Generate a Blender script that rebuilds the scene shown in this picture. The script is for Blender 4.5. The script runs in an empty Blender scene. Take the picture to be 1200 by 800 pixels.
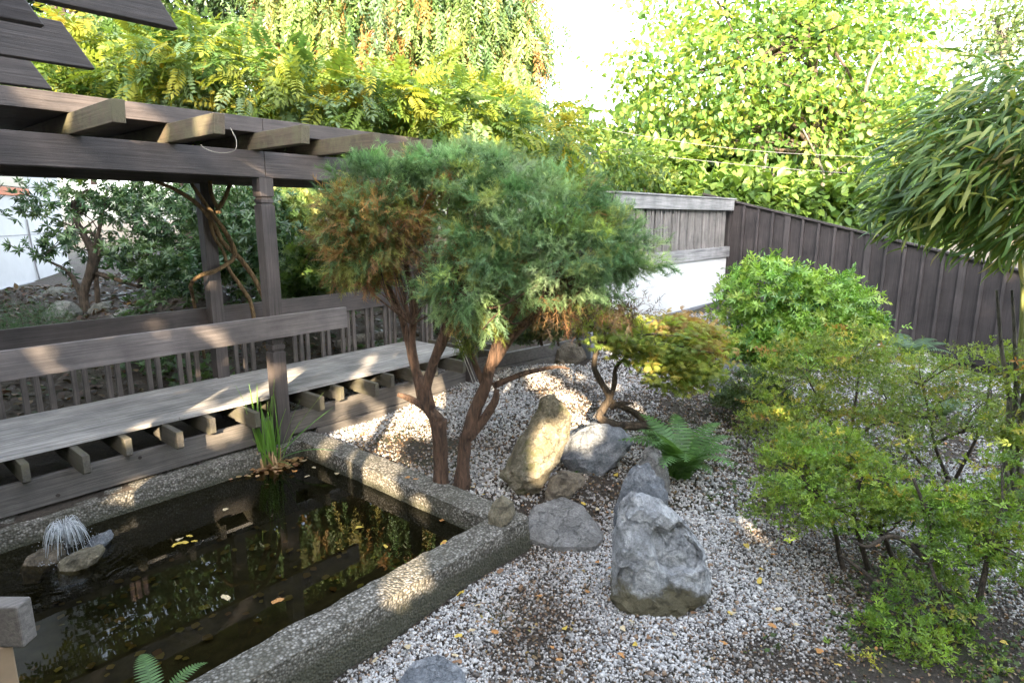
import bpy, bmesh, math, random
import numpy as np
from mathutils import Vector, noise as mnoise

# ------------------------------------------------------------------ camera
PITCH = math.radians(11.39); YAW = math.radians(40.2); FPX = 720.0; CAMH = 2.45
cs, sn = math.cos(YAW), math.sin(YAW)
Rv = np.array([sn, -cs, 0.0]); Fv = np.array([cs, sn, 0.0]); Zv = np.array([0, 0, 1.0])
scene = bpy.context.scene
COL = scene.collection
cam_d = bpy.data.cameras.new('camera'); cam = bpy.data.objects.new('camera', cam_d); COL.objects.link(cam)
cam.location = (0, 0, CAMH)
cam.rotation_euler = (math.radians(90) - PITCH, 0, YAW - math.radians(90))
cam_d.sensor_fit = 'HORIZONTAL'; cam_d.sensor_width = 36; cam_d.lens = 36 * FPX / 1200
cam_d.clip_start = 0.05; cam_d.clip_end = 2000
scene.camera = cam

# ------------------------------------------------------------------ light
SUN_EL = math.radians(20.0)
sunh = -Fv
SUN = sunh * math.cos(SUN_EL) + Zv * math.sin(SUN_EL)          # towards the sun (low, behind the viewer)
world = bpy.data.worlds.new("World"); scene.world = world; world.use_nodes = True
wn = world.node_tree.nodes; wl = world.node_tree.links
sky = wn.new('ShaderNodeTexSky'); sky.sky_type = 'NISHITA'; sky.sun_disc = False
sky.sun_elevation = SUN_EL
sky.sun_rotation = math.atan2(SUN[0], SUN[1])
sky.air_density = 1.0; sky.dust_density = 2.5; sky.ozone_density = 1.0
hs = wn.new('ShaderNodeHueSaturation'); hs.inputs['Saturation'].default_value = 0.5
wl.new(sky.outputs[0], hs.inputs['Color'])
bg = wn['Background']; bg.inputs['Strength'].default_value = 0.15
wl.new(hs.outputs[0], bg.inputs['Color'])
sd = bpy.data.lights.new('sun', 'SUN'); so = bpy.data.objects.new('sun', sd); COL.objects.link(so)
sd.energy = 3.0; sd.angle = math.radians(0.55); sd.color = (1.0, 0.80, 0.55)
so.rotation_euler = Vector(-SUN).to_track_quat('-Z', 'Y').to_euler()
vs = scene.view_settings; vs.view_transform = 'Standard'; vs.look = 'None'; vs.gamma = 1.0
vs.exposure = 3.5
try: vs.use_curve_mapping = False
except Exception: pass
scene.render.engine = 'CYCLES'
cy = scene.cycles; cy.use_denoising = True; cy.max_bounces = 7; cy.transparent_max_bounces = 16
cy.diffuse_bounces = 4; cy.glossy_bounces = 3; cy.caustics_reflective = False; cy.caustics_refractive = False

# ------------------------------------------------------------------ layout helpers
def ray(x, y):
    dx = (x - 600) / FPX; dy = -(y - 400) / FPX
    fw = math.cos(PITCH) + dy * math.sin(PITCH); z = -math.sin(PITCH) + dy * math.cos(PITCH)
    return Fv * fw + Rv * dx + Zv * z
CAMP = np.array([0, 0, CAMH])
def P(x, y, z):                       # a spot on the level z
    d = ray(x, y); return CAMP + d * ((z - CAMH) / d[2])
def D(x, y, dep):                     # a spot at a horizontal distance ahead
    d = ray(x, y); return CAMP + d * (dep / d.dot(Fv))
def pY(x, y, Y): d = ray(x, y); return CAMP + d * (Y / d[1])
def pX(x, y, X): d = ray(x, y); return CAMP + d * (X / d[0])
def rfz(r, f, z): return Rv * r + Fv * f + Zv * z

def tag(o, label=None, cat=None, group=None, kind=None):
    if label: o['label'] = label
    if cat: o['category'] = cat
    if group: o['group'] = group
    if kind: o['kind'] = kind
    return o
def thing(name, loc, label, cat, group=None):
    o = bpy.data.objects.new(name, None); COL.objects.link(o); o.location = tuple(float(v) for v in loc)
    o.empty_display_size = 0.2
    return tag(o, label, cat, group)
def absloc(o):
    v = Vector((0, 0, 0))
    while o is not None: v = v + Vector(o.location); o = o.parent
    return np.array(v)

class MB:
    def __init__(s): s.v = []; s.f = []; s.c = []; s.n = 0
    def add(s, V, F, col=None):
        V = np.asarray(V, float); s.v.append(V)
        for fa in F: s.f.append([i + s.n for i in fa])
        if col is not None: s.c.append(np.tile(np.asarray(col, float), (len(V), 1)) if np.ndim(col) == 1 else np.asarray(col))
        s.n += len(V); return s
    def box(s, x0, x1, y0, y1, z0, z1, shear=None):
        V = [(x, y, z) for x in (x0, x1) for y in (y0, y1) for z in (z0, z1)]
        F = [(0, 1, 3, 2), (4, 6, 7, 5), (0, 4, 5, 1), (2, 3, 7, 6), (0, 2, 6, 4), (1, 5, 7, 3)]
        return s.add(V, F)
    def obox(s, o, ex, ey, ez):            # corner-free box: centre o, half axes
        o, ex, ey, ez = map(np.asarray, (o, ex, ey, ez))
        V = [o + a * ex + b * ey + c * ez for a in (-1, 1) for b in (-1, 1) for c in (-1, 1)]
        F = [(0, 1, 3, 2), (4, 6, 7, 5), (0, 4, 5, 1), (2, 3, 7, 6), (0, 2, 6, 4), (1, 5, 7, 3)]
        return s.add(V, F)
    def prism(s, poly, axis0, axis1, off0, off1, o):   # polygon in (axis0, axis1) swept from off0 to off1
        o = np.asarray(o, float); n = len(poly)
        V = [o + a * axis0 + b * axis1 + off0 for a, b in poly] + [o + a * axis0 + b * axis1 + off1 for a, b in poly]
        F = [list(range(n))[::-1], list(range(n, 2 * n))] + [(i, (i + 1) % n, n + (i + 1) % n, n + i) for i in range(n)]
        return s.add(V, F)
    def tube(s, pts, rad, sides=8, sub=4, wob=0.0, rng=None):
        pts = np.asarray(pts, float); k = len(pts)
        rad = np.asarray(rad if np.ndim(rad) else [rad] * k, float)
        if sub > 1 and k > 2:
            q = [pts[0] * 2 - pts[1]] + list(pts) + [pts[-1] * 2 - pts[-2]]
            op = []; orr = []
            for i in range(k - 1):
                p0, p1, p2, p3 = q[i], q[i + 1], q[i + 2], q[i + 3]
                for j in range(sub):
                    t = j / sub
                    op.append(.5 * ((2 * p1) + (p2 - p0) * t + (2 * p0 - 5 * p1 + 4 * p2 - p3) * t * t + (3 * p1 - p0 - 3 * p2 + p3) * t ** 3))
                    orr.append(rad[i] * (1 - t) + rad[i + 1] * t)
            op.append(pts[-1]); orr.append(rad[-1]); pts = np.array(op); rad = np.array(orr); k = len(pts)
        tan = np.gradient(pts, axis=0); tan /= np.linalg.norm(tan, axis=1)[:, None] + 1e-9
        up = np.array([0.31, 0.17, 0.93]) if abs(tan[0][2]) < .8 else np.array([1, .2, .1])
        V = []
        for i in range(k):
            a = np.cross(tan[i], up); a /= np.linalg.norm(a) + 1e-9; b = np.cross(a, tan[i]); up = b
            for j in range(sides):
                th = 2 * math.pi * j / sides
                r = rad[i]
                if wob: r *= 1 + wob * mnoise.noise(Vector(pts[i] * 9 + np.array([math.cos(th), math.sin(th), 0]) * 1.3))
                V.append(pts[i] + r * (a * math.cos(th) + b * math.sin(th)))
        F = [(i * sides + j, i * sides + (j + 1) % sides, (i + 1) * sides + (j + 1) % sides, (i + 1) * sides + j) for i in range(k - 1) for j in range(sides)]
        F += [list(range(sides))[::-1], [(k - 1) * sides + j for j in range(sides)]]
        return s.add(V, F)
    def build(s, name, mat, parent=None, bevel=0, smooth=False):
        V = np.concatenate(s.v); off = absloc(parent) if parent is not None else 0
        me = bpy.data.meshes.new(name); me.from_pydata((V - off).tolist(), [], s.f); me.update()
        if s.c:
            at = me.color_attributes.new('Col', 'FLOAT_COLOR', 'POINT'); C = np.concatenate(s.c)
            at.data.foreach_set('color', np.concatenate([C, np.ones((len(C), 1))], 1).astype(np.float32).ravel())
        me.materials.append(mat)
        if smooth: me.polygons.foreach_set('use_smooth', [True] * len(me.polygons))
        o = bpy.data.objects.new(name, me); COL.objects.link(o)
        if parent is not None: o.parent = parent
        if bevel:
            m = o.modifiers.new('bevel', 'BEVEL'); m.width = bevel; m.segments = 2; m.limit_method = 'ANGLE'
        return o

def np_mesh(name, V, F, col, mat, parent=None, smooth=False):
    off = absloc(parent) if parent is not None else np.zeros(3)
    me = bpy.data.meshes.new(name); nv = len(V); nf, k = F.shape
    me.vertices.add(nv); me.vertices.foreach_set('co', (V - off).astype(np.float32).ravel())
    me.loops.add(nf * k); me.loops.foreach_set('vertex_index', F.astype(np.int32).ravel())
    me.polygons.add(nf); me.polygons.foreach_set('loop_start', np.arange(0, nf * k, k, dtype=np.int32))
    try: me.polygons.foreach_set('loop_total', np.full(nf, k, dtype=np.int32))
    except Exception: pass
    if smooth: me.polygons.foreach_set('use_smooth', np.ones(nf, dtype=bool))
    me.update(calc_edges=True); me.validate()
    if col is not None:
        at = me.color_attributes.new('Col', 'FLOAT_COLOR', 'POINT')
        at.data.foreach_set('color', np.concatenate([col, np.ones((nv, 1))], 1).astype(np.float32).ravel())
    me.materials.append(mat)
    o = bpy.data.objects.new(name, me); COL.objects.link(o)
    if parent is not None: o.parent = parent
    return o

# ------------------------------------------------------------------ materials
def newmat(name):
    m = bpy.data.materials.new(name); m.use_nodes = True; nt = m.node_tree
    return m, nt.nodes, nt.links, nt.nodes['Principled BSDF']
def ramp(N, stops):
    r = N.new('ShaderNodeValToRGB'); e = r.color_ramp.elements
    while len(e) < len(stops): e.new(.5)
    for i, (p, c) in enumerate(stops): e[i].position = p; e[i].color = (*c, 1)
    return r
def texco(N, L, scale, src='Object'):
    t = N.new('ShaderNodeTexCoord'); mp = N.new('ShaderNodeMapping'); mp.inputs['Scale'].default_value = scale
    L.new(t.outputs[src], mp.inputs[0]); return mp
def nz(N, L, co, scale, detail=6, rough=.55, dist=0):
    n = N.new('ShaderNodeTexNoise'); n.inputs['Scale'].default_value = scale; n.inputs['Detail'].default_value = detail
    n.inputs['Roughness'].default_value = rough; n.inputs['Distortion'].default_value = dist
    L.new(co.outputs[0], n.inputs['Vector']); return n
def mixc(N, L, f, a, b, mode='MIX'):
    m = N.new('ShaderNodeMix'); m.data_type = 'RGBA'; m.blend_type = mode
    if isinstance(f, (int, float)): m.inputs[0].default_value = f
    else: L.new(f, m.inputs[0])
    for i, v in ((6, a), (7, b)):
        if isinstance(v, tuple): m.inputs[i].default_value = (*v, 1)
        else: L.new(v, m.inputs[i])
    return m.outputs[2]
def bump(N, L, h, strength, dist, B):
    b = N.new('ShaderNodeBump'); b.inputs['Strength'].default_value = strength; b.inputs['Distance'].default_value = dist
    L.new(h, b.inputs['Height']); L.new(b.outputs[0], B.inputs['Normal']); return b

def wood(name, axis, c0, c1, moss=None, rough=.75, wear=None, grain=1.0):
    m, N, L, B = newmat(name)
    sc = {'x': (.9, 30, 30), 'y': (30, .9, 30), 'z': (30, 30, .9)}[axis]
    co = texco(N, L, tuple(v * grain for v in sc)); g = nz(N, L, co, 2.2, 8, .65, .4)
    co2 = texco(N, L, (1, 1, 1)); b2 = nz(N, L, co2, 2.6, 5, .6)
    r = ramp(N, [(.30, tuple(v * .85 for v in c0)), (.68, tuple(v * 1.05 for v in c1))]); L.new(g.outputs[0], r.inputs[0])
    dk = ramp(N, [(.3, (.55, .55, .55)), (.7, (1.25, 1.22, 1.18))]); L.new(b2.outputs[0], dk.inputs[0])
    c = mixc(N, L, 1.0, r.outputs[0], dk.outputs[0], 'MULTIPLY')
    if wear:
        b3 = nz(N, L, co, .8, 9, .7); w = ramp(N, [(.52, (0, 0, 0)), (.66, (1, 1, 1))]); L.new(b3.outputs[0], w.inputs[0])
        c = mixc(N, L, w.outputs[0], c, wear)
    if moss:
        b4 = nz(N, L, co2, 7, 7, .7); w = ramp(N, [(.42, (0, 0, 0)), (.58, (1, 1, 1))]); L.new(b4.outputs[0], w.inputs[0])
        c = mixc(N, L, w.outputs[0], c, moss)
    L.new(c, B.inputs['Base Color']); B.inputs['Roughness'].default_value = rough
    bump(N, L, g.outputs[0], .45, .01, B)
    return m

def leafmat(name, trans=.38, rough=.45, spec=.5, tint=(1.15, 1.1, .55)):
    m, N, L, B = newmat(name)
    a = N.new('ShaderNodeAttribute'); a.attribute_name = 'Col'
    L.new(a.outputs['Color'], B.inputs['Base Color']); B.inputs['Roughness'].default_value = rough
    B.inputs['Specular IOR Level'].default_value = spec
    t = N.new('ShaderNodeBsdfTranslucent'); L.new(mixc(N, L, 1.0, a.outputs['Color'], tint, 'MULTIPLY'), t.inputs['Color'])
    mx = N.new('ShaderNodeMixShader'); mx.inputs[0].default_value = trans
    L.new(B.outputs[0], mx.inputs[1]); L.new(t.outputs[0], mx.inputs[2])
    L.new(mx.outputs[0], N['Material Output'].inputs['Surface']); return m

def stone(name, c0, c1, c2, scale=6, lichen=None, stain=None):
    m, N, L, B = newmat(name); co = texco(N, L, (1, 1, 1))
    n1 = nz(N, L, co, scale, 9, .68, .6); n2 = nz(N, L, co, scale * 9, 6, .7)
    r = ramp(N, [(.3, c0), (.5, c1), (.7, c2)]); L.new(n1.outputs[0], r.inputs[0])
    sp = ramp(N, [(.35, (.55, .55, .55)), (.65, (1.3, 1.3, 1.3))]); L.new(n2.outputs[0], sp.inputs[0])
    c = mixc(N, L, .8, r.outputs[0], sp.outputs[0], 'MULTIPLY')
    if lichen:
        n3 = nz(N, L, co, scale * .7, 7, .7, .3); w = ramp(N, [(.53, (0, 0, 0)), (.62, (1, 1, 1))]); L.new(n3.outputs[0], w.inputs[0])
        c = mixc(N, L, w.outputs[0], c, lichen)
    if stain:                                     # earth and algae band round the foot of the stone
        sx = N.new('ShaderNodeSeparateXYZ'); L.new(co.outputs[0], sx.inputs[0])
        ad = N.new('ShaderNodeMath'); ad.operation = 'MULTIPLY_ADD'; ad.inputs[1].default_value = .55; L.new(n1.outputs[0], ad.inputs[0]); L.new(sx.outputs[2], ad.inputs[2])
        w = ramp(N, [(stain[1], (1, 1, 1)), (stain[1] + .10, (0, 0, 0))]); L.new(ad.outputs[0], w.inputs[0])
        c = mixc(N, L, w.outputs[0], c, stain[0])
    L.new(c, B.inputs['Base Color']); B.inputs['Roughness'].default_value = .85
    ad2 = N.new('ShaderNodeMath'); ad2.operation = 'ADD'; L.new(n1.outputs[0], ad2.inputs[0]); L.new(n2.outputs[0], ad2.inputs[1])
    vc = N.new('ShaderNodeTexVoronoi'); vc.feature = 'DISTANCE_TO_EDGE'; vc.inputs['Scale'].default_value = scale * .9; wv = N.new('ShaderNodeVectorMath'); wv.operation = 'ADD'; sv = N.new('ShaderNodeVectorMath'); sv.operation = 'SCALE'; sv.inputs['Scale'].default_value = .25; L.new(n1.outputs['Color'], sv.inputs[0]); L.new(co.outputs[0], wv.inputs[0]); L.new(sv.outputs[0], wv.inputs[1]); L.new(wv.outputs[0], vc.inputs['Vector'])
    cr = ramp(N, [(.0, (.35, .35, .35)), (.02, (1, 1, 1))]); L.new(vc.outputs[0], cr.inputs[0]); L.new(mixc(N, L, .3, c, cr.outputs[0], 'MULTIPLY'), B.inputs['Base Color'])
    ad3 = N.new('ShaderNodeMath'); ad3.operation = 'ADD'; L.new(ad2.outputs[0], ad3.inputs[0]); L.new(cr.outputs[0], ad3.inputs[1])
    bump(N, L, ad3.outputs[0], .9, .025, B); return m

def bark(name, c0, c1, sc=(14, 14, 3)):
    m, N, L, B = newmat(name); co = texco(N, L, sc); n1 = nz(N, L, co, 2.0, 8, .7, .8)
    r = ramp(N, [(.36, tuple(v * .7 for v in c0)), (.64, c1)]); L.new(n1.outputs[0], r.inputs[0]); L.new(r.outputs[0], B.inputs['Base Color'])
    B.inputs['Roughness'].default_value = .9; bump(N, L, n1.outputs[0], 1, .05, B); return m

def plain(name, c, rough=.7, var=.25, scale=4):
    m, N, L, B = newmat(name); co = texco(N, L, (1, 1, 1)); n = nz(N, L, co, scale, 7, .65)
    r = ramp(N, [(.3, tuple(v * (1 - var) for v in c)), (.7, tuple(min(1, v * (1 + var)) for v in c))])
    L.new(n.outputs[0], r.inputs[0]); L.new(r.outputs[0], B.inputs['Base Color']); B.inputs['Roughness'].default_value = rough
    bump(N, L, n.outputs[0], .15, .01, B); return m

M = {}
M['leaf'] = leafmat('leaf'); M['glossy_leaf'] = leafmat('glossy_leaf', .25, .24, .6)
M['hazel'] = leafmat('hazel_leaf', .62, .5, .5, (1.2, 1.15, .6)); M['needle'] = leafmat('needle', .45, .6, .3, (1.1, 1.1, .7)); M['thin_leaf'] = leafmat('thin_leaf', .5, .5, .4)
PUR0, PUR1 = (.044, .036, .035), (.088, .075, .073)
for ax in 'xyz': M['dark_' + ax] = wood('dark_stained_wood_' + ax, ax, PUR0, PUR1, rough=.6)
M['rafter'] = wood('mossy_rafter_wood', 'y', (.06, .048, .036), (.125, .10, .07), moss=(.10, .092, .055))
M['rail'] = wood('rail_wood', 'x', (.10, .088, .088), (.175, .157, .156), rough=.65)
M['baluster'] = wood('baluster_wood', 'z', (.07, .06, .058), (.15, .13, .12))
M['deck'] = wood('silvery_deck_wood', 'x', (.15, .145, .145), (.50, .49, .485), wear=(.24, .225, .21), rough=.8)
M['joist'] = wood('joist_wood', 'y', (.06, .055, .048), (.125, .115, .098), moss=(.09, .083, .055))
M['kick'] = wood('kick_wood', 'x', (.075, .068, .064), (.15, .138, .128), rough=.7)
M['grey_x'] = wood('weathered_grey_wood_x', 'x', (.16, .16, .165), (.33, .33, .34), wear=(.09, .09, .095))
M['grey_z'] = wood('weathered_grey_wood_z', 'z', (.14, .135, .135), (.30, .29, .29))
M['fence'] = wood('fence_wood', 'z', (.033, .0275, .029), (.054, .046, .048), rough=.7)
M['batten'] = wood('batten_wood', 'z', (.046, .039, .041), (.075, .065, .067), rough=.6)
M['white'] = plain('white_stucco', (.60, .605, .61), .9, .06, 3)
M['bark_red'] = bark('juniper_bark', (.05, .03, .02), (.165, .095, .06))
M['bark_brown'] = bark('brown_bark', (.04, .03, .022), (.12, .09, .062))
M['bark_grey'] = bark('grey_bark', (.09, .08, .065), (.24, .215, .175))
M['vine'] = bark('tan_vine_bark', (.10, .065, .03), (.27, .175, .08))
M['culm'] = plain('bamboo_culm', (.2, .22, .07), .4)
M['soil'] = None

def soil():
    m, N, L, B = newmat('garden_soil'); co = texco(N, L, (1, 1, 1)); n1 = nz(N, L, co, 1.4, 8, .65); n2 = nz(N, L, co, 38, 8, .75)
    r = ramp(N, [(.3, (.022, .017, .012)), (.55, (.06, .046, .034)), (.75, (.10, .078, .058))]); L.new(n2.outputs[0], r.inputs[0])
    w = ramp(N, [(.52, (0, 0, 0)), (.66, (1, 1, 1))]); L.new(n1.outputs[0], w.inputs[0])
    c = mixc(N, L, w.outputs[0], r.outputs[0], (.035, .042, .014)); L.new(c, B.inputs['Base Color'])
    B.inputs['Roughness'].default_value = .95; bump(N, L, n2.outputs[0], 1, .03, B); return m
M['soil'] = soil()
def aggregate():
    m, N, L, B = newmat('exposed_aggregate_concrete'); co = texco(N, L, (1, 1, 1))
    v = N.new('ShaderNodeTexVoronoi'); v.inputs['Scale'].default_value = 62; L.new(co.outputs[0], v.inputs['Vector'])
    sx = N.new('ShaderNodeSeparateColor'); L.new(v.outputs['Color'], sx.inputs[0])
    r = ramp(N, [(.0, (.09, .085, .07)), (.4, (.17, .16, .14)), (.75, (.28, .265, .235)), (1, (.42, .40, .37))]); L.new(sx.outputs[0], r.inputs[0])
    w = ramp(N, [(.25, (1, 1, 1)), (.75, (.3, .28, .24))]); L.new(v.outputs['Distance'], w.inputs[0])
    c = mixc(N, L, 1.0, r.outputs[0], w.outputs[0], 'MULTIPLY')
    n = nz(N, L, co, 3, 7, .7); w2 = ramp(N, [(.45, (0, 0, 0)), (.7, (.75, .75, .75))]); L.new(n.outputs[0], w2.inputs[0])
    c = mixc(N, L, w2.outputs[0], c, (.075, .072, .05))
    sz = N.new('ShaderNodeSeparateXYZ'); L.new(co.outputs[0], sz.inputs[0]); az_ = N.new('ShaderNodeMath'); az_.operation = 'MULTIPLY_ADD'; az_.inputs[1].default_value = .12; L.new(n.outputs[0], az_.inputs[0]); L.new(sz.outputs[2], az_.inputs[2])
    w3 = ramp(N, [(.21, (.85, .85, .85)), (.27, (0, 0, 0))]); L.new(az_.outputs[0], w3.inputs[0]); c = mixc(N, L, w3.outputs[0], c, (.045, .045, .026)); L.new(c, B.inputs['Base Color']); B.inputs['Roughness'].default_value = .85
    inv = N.new('ShaderNodeMath'); inv.operation = 'SUBTRACT'; inv.inputs[0].default_value = 1; L.new(v.outputs['Distance'], inv.inputs[1])
    bump(N, L, inv.outputs[0], .8, .012, B); return m
M['aggregate'] = aggregate()
def attrmat(name, rough=.8):
    m, N, L, B = newmat(name); a = N.new('ShaderNodeAttribute'); a.attribute_name = 'Col'
    co = texco(N, L, (1, 1, 1)); n = nz(N, L, co, 90, 4, .6); w = ramp(N, [(.3, (.75, .75, .75)), (.7, (1.15, 1.15, 1.15))]); L.new(n.outputs[0], w.inputs[0])
    L.new(mixc(N, L, 1.0, a.outputs['Color'], w.outputs[0], 'MULTIPLY'), B.inputs['Base Color']); B.inputs['Roughness'].default_value = rough; return m
M['pebble'] = attrmat('pebble')

# ------------------------------------------------------------------ terrain
CTRL = np.array([(2, 2.5, 0), (3.4, 2.5, 0), (0, 2, 0), (3.3, 3.6, .24), (3.4, 4.6, .24), (3.4, 5.4, .22), (4, 5.6, .22), (4.7, 5.6, .27), (5.7, 5.6, .36), (6.5, 5.4, .45),
    (4, 4.2, .24), (5, 4.5, .30), (8, 4.4, .72), (10, 4.4, .82), (11.5, 4.4, .86), (12, 3, .62), (12, 1.6, .30), (12, .4, .02), (12, -3, -.1), (3.3, 1.4, 0), (5.5, 2.8, .15), (4.2, 3, .16),
    (8, 2.9, .3), (6.5, 1.5, .08), (4.5, .5, 0), (4, -1, 0), (8, 0, 0), (9, -3, -.1), (0, -4, 0), (-5, 0, 0), (6.6, 3.8, .36), (9.5, 2.5, .36),
    (-2, 6, .3), (1, 6, .3), (3, 6.2, .3), (5, 6.5, .33), (0, 7.2, .3), (3, 7.2, .3), (6, 7.2, .42), (9, 6, .8), (1, 9, .45), (3, 10, .5), (6, 9, .7), (9, 9, 1.0), (3, 14, .6), (6, 13, 1.1), (9, 12, 1.8), (12, 14, 2.2), (5, 20, .7),
    (8, 18, 1.3), (0, 20, .6), (12, 20, 2.2), (20, 20, 2.4), (15, 4, 1.2), (15, 0, .3), (20, 8, 1.6), (30, 30, 2.4), (40, 0, .5), (-10, 10, .4), (-20, -20, 0), (20, -20, 0), (0, 60, 1), (60, 60, 2), (-60, 0, 0), (60, -60, 0), (-200, -200, 0), (200, 200, 3), (-200, 200, 1), (200, -200, 0)], float)
def gz(X, Y):
    X = np.asarray(X, float); Y = np.asarray(Y, float)
    num = 0; den = 0
    for cx, cyy, cz in CTRL:
        w = 1.0 / ((X - cx) ** 2 + (Y - cyy) ** 2 + .05) ** 1.7; num = num + w * cz; den = den + w
    return num / den
PX0, PX1, PY0, PY1 = -2.6, 3.05, 2.84, 5.30        # inner pond
CW = .25                                            # curb width
CT = .30                                            # curb top
def axis(lo, hi, a, b, step, extra):
    v = list(np.arange(a, b, step)) + extra
    x = a; s = step
    while x > lo: s *= 1.25; x -= s; v.append(max(x, lo))
    x = b; s = step
    while x < hi: s *= 1.25; x += s; v.append(min(x, hi))
    return np.array(sorted(set(round(t, 4) for t in v)))
gx = axis(-260, 320, -4, 13, .11, [PX0 - .14, PX0 - .05, PX1 + .05, PX1 + .14]); gy = axis(-260, 320, -3, 12, .11, [PY0 - .14, PY0 - .05, PY1 + .05, PY1 + .14])
GX, GY = np.meshgrid(gx, gy, indexing='ij'); GZ = gz(GX, GY)
rn = np.array([[mnoise.noise(Vector((x * 1.7, y * 1.7, 0))) * .02 for y in gy] for x in gx]); GZ = GZ + rn
inside = (GX > PX0 - .06) & (GX < PX1 + .06) & (GY > PY0 - .06) & (GY < PY1 + .06)
GZ[inside] = -.95
nx, ny = GX.shape; idx = np.arange(nx * ny).reshape(nx, ny)
F = np.stack([idx[:-1, :-1], idx[1:, :-1], idx[1:, 1:], idx[:-1, 1:]], -1).reshape(-1, 4)
g = np_mesh('ground', np.stack([GX, GY, GZ], -1).reshape(-1, 3), F, None, M['soil'], None, True); tag(g, kind='structure')

rngg = np.random.default_rng(5)
# ------------------------------------------------------------------ templates
def T_oval(w=.42, fold=.10, curl=.10):
    V = np.array([(0, 0, 0), (-w * .5, .38, fold), (-w * .38, .72, fold * .7 - curl * .4), (0, 1, -curl), (w * .38, .72, fold * .7 - curl * .4), (w * .5, .38, fold), (0, .5, 0)])
    F = np.array([(0, 6, 1), (1, 6, 2), (6, 3, 2), (0, 5, 6), (5, 4, 6), (6, 4, 3)]); return V, F
def T_diamond(w=.45, fold=.1):
    return np.array([(0, 0, 0), (-w / 2, .5, fold), (0, 1, -.05), (w / 2, .5, fold)]), np.array([(0, 2, 1), (0, 3, 2)])
def merge(items):
    V = []; F = []; n = 0
    for v, f in items: V.append(v); F.append(f + n); n += len(v)
    return np.concatenate(V), np.concatenate(F)
def xf(t, s, ang, off, tilt=0):
    V, F = t; V = V * s; c, q = math.cos(ang), math.sin(ang)
    ct, st = math.cos(tilt), math.sin(tilt); V = np.stack([V[:, 0], V[:, 1] * ct - V[:, 2] * st, V[:, 1] * st + V[:, 2] * ct], 1)
    V = np.stack([V[:, 0] * c - V[:, 1] * q, V[:, 0] * q + V[:, 1] * c, V[:, 2]], 1) + np.array(off); return V, F
def T_pinnate(n=6):
    it = []
    for i in range(n):
        y = .15 + .75 * i / (n - 1); s = .34 * (1 - .35 * abs(i / (n - 1) - .4)); dz = -.25 * y * y
        for sg in (-1, 1): it.append(xf(T_diamond(.42, .06), s, sg * 1.05, (0, y, dz), -.25))
    it.append(xf(T_diamond(.42, .06), .34, 0, (0, .92, -.22), -.3))
    it.append((np.array([(-.008, 0, 0), (.008, 0, 0), (0, .95, -.23)]), np.array([(0, 1, 2)])))
    return merge(it)
def T_palm(lobes=5, w=.34):
    it = []
    for i in range(lobes):
        a = (i - (lobes - 1) / 2) * (1.9 / (lobes - 1) * 1.15); s = .62 + .38 * math.cos(a * .9)
        it.append(xf(T_diamond(w, .05), s, a, (0, 0, 0), -.12))
    return merge(it)
def T_whorl(n=7, w=.36, up=.35, seed=0):
    it = []; r = random.Random(seed)
    for i in range(n):
        a = 2 * math.pi * i / n + r.uniform(-.2, .2); t = up + r.uniform(-.3, .25)
        it.append(xf(T_diamond(w, .08), r.uniform(.7, 1.05), a, (0, 0, 0), t))
    V, F = merge(it); V = V[:, [0, 2, 1]]; return V, F            # the whorl opens along +Y
def T_spray(seed=0, n=14):
    r = random.Random(seed); it = []
    for i in range(n):
        y = i / n * .8; a = r.uniform(.35, .8) * (1 if i % 2 else -1); L = r.uniform(.25, .45) * (1 - .5 * y)
        it.append(xf((np.array([(-.03, 0, 0), (.03, 0, 0), (0, 1, 0)]) * np.array([2.2, 1, 1]), np.array([(0, 1, 2)])), L, a, (0, y, -.12 * y * y), r.uniform(-.7, .7)))
    it.append((np.array([(-.018, 0, 0), (.018, 0, 0), (0, 1.05, -.1)]), np.array([(0, 1, 2)])))
    return merge(it)
def T_strand(seed=0, n=16):
    r = random.Random(seed); it = []
    for i in range(n):
        y = i / n * .95; a = r.uniform(.25, .9) * (1 if i % 2 else -1)
        it.append(xf(T_diamond(.36, .04), r.uniform(.14, .24) * (1 - .4 * y), a, (r.uniform(-.02, .02), y, 0), r.uniform(-.6, .6)))
    it.append((np.array([(-.008, 0, 0), (.008, 0, 0), (0, 1, 0)]), np.array([(0, 1, 2)])))
    return merge(it)
def T_blade(w=.11, seg=4, droop=.35):
    V = [(0, 0, 0)]
    for i in range(1, seg):
        t = i / seg; ww = w * (math.sin(math.pi * min(1, t * .85 + .12)) ** .8) / 2
        V += [(-ww, t, -droop * t * t + .015), (ww, t, -droop * t * t + .015)]
    V.append((0, 1 - droop * .15, -droop)); F = [(0, 2, 1)]
    for i in range(seg - 2): a = 1 + 2 * i; F += [(a, a + 1, a + 3), (a, a + 3, a + 2)]
    a = 1 + 2 * (seg - 2); F.append((a, a + 1, a + 2)); return np.array(V), np.array(F)

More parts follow.
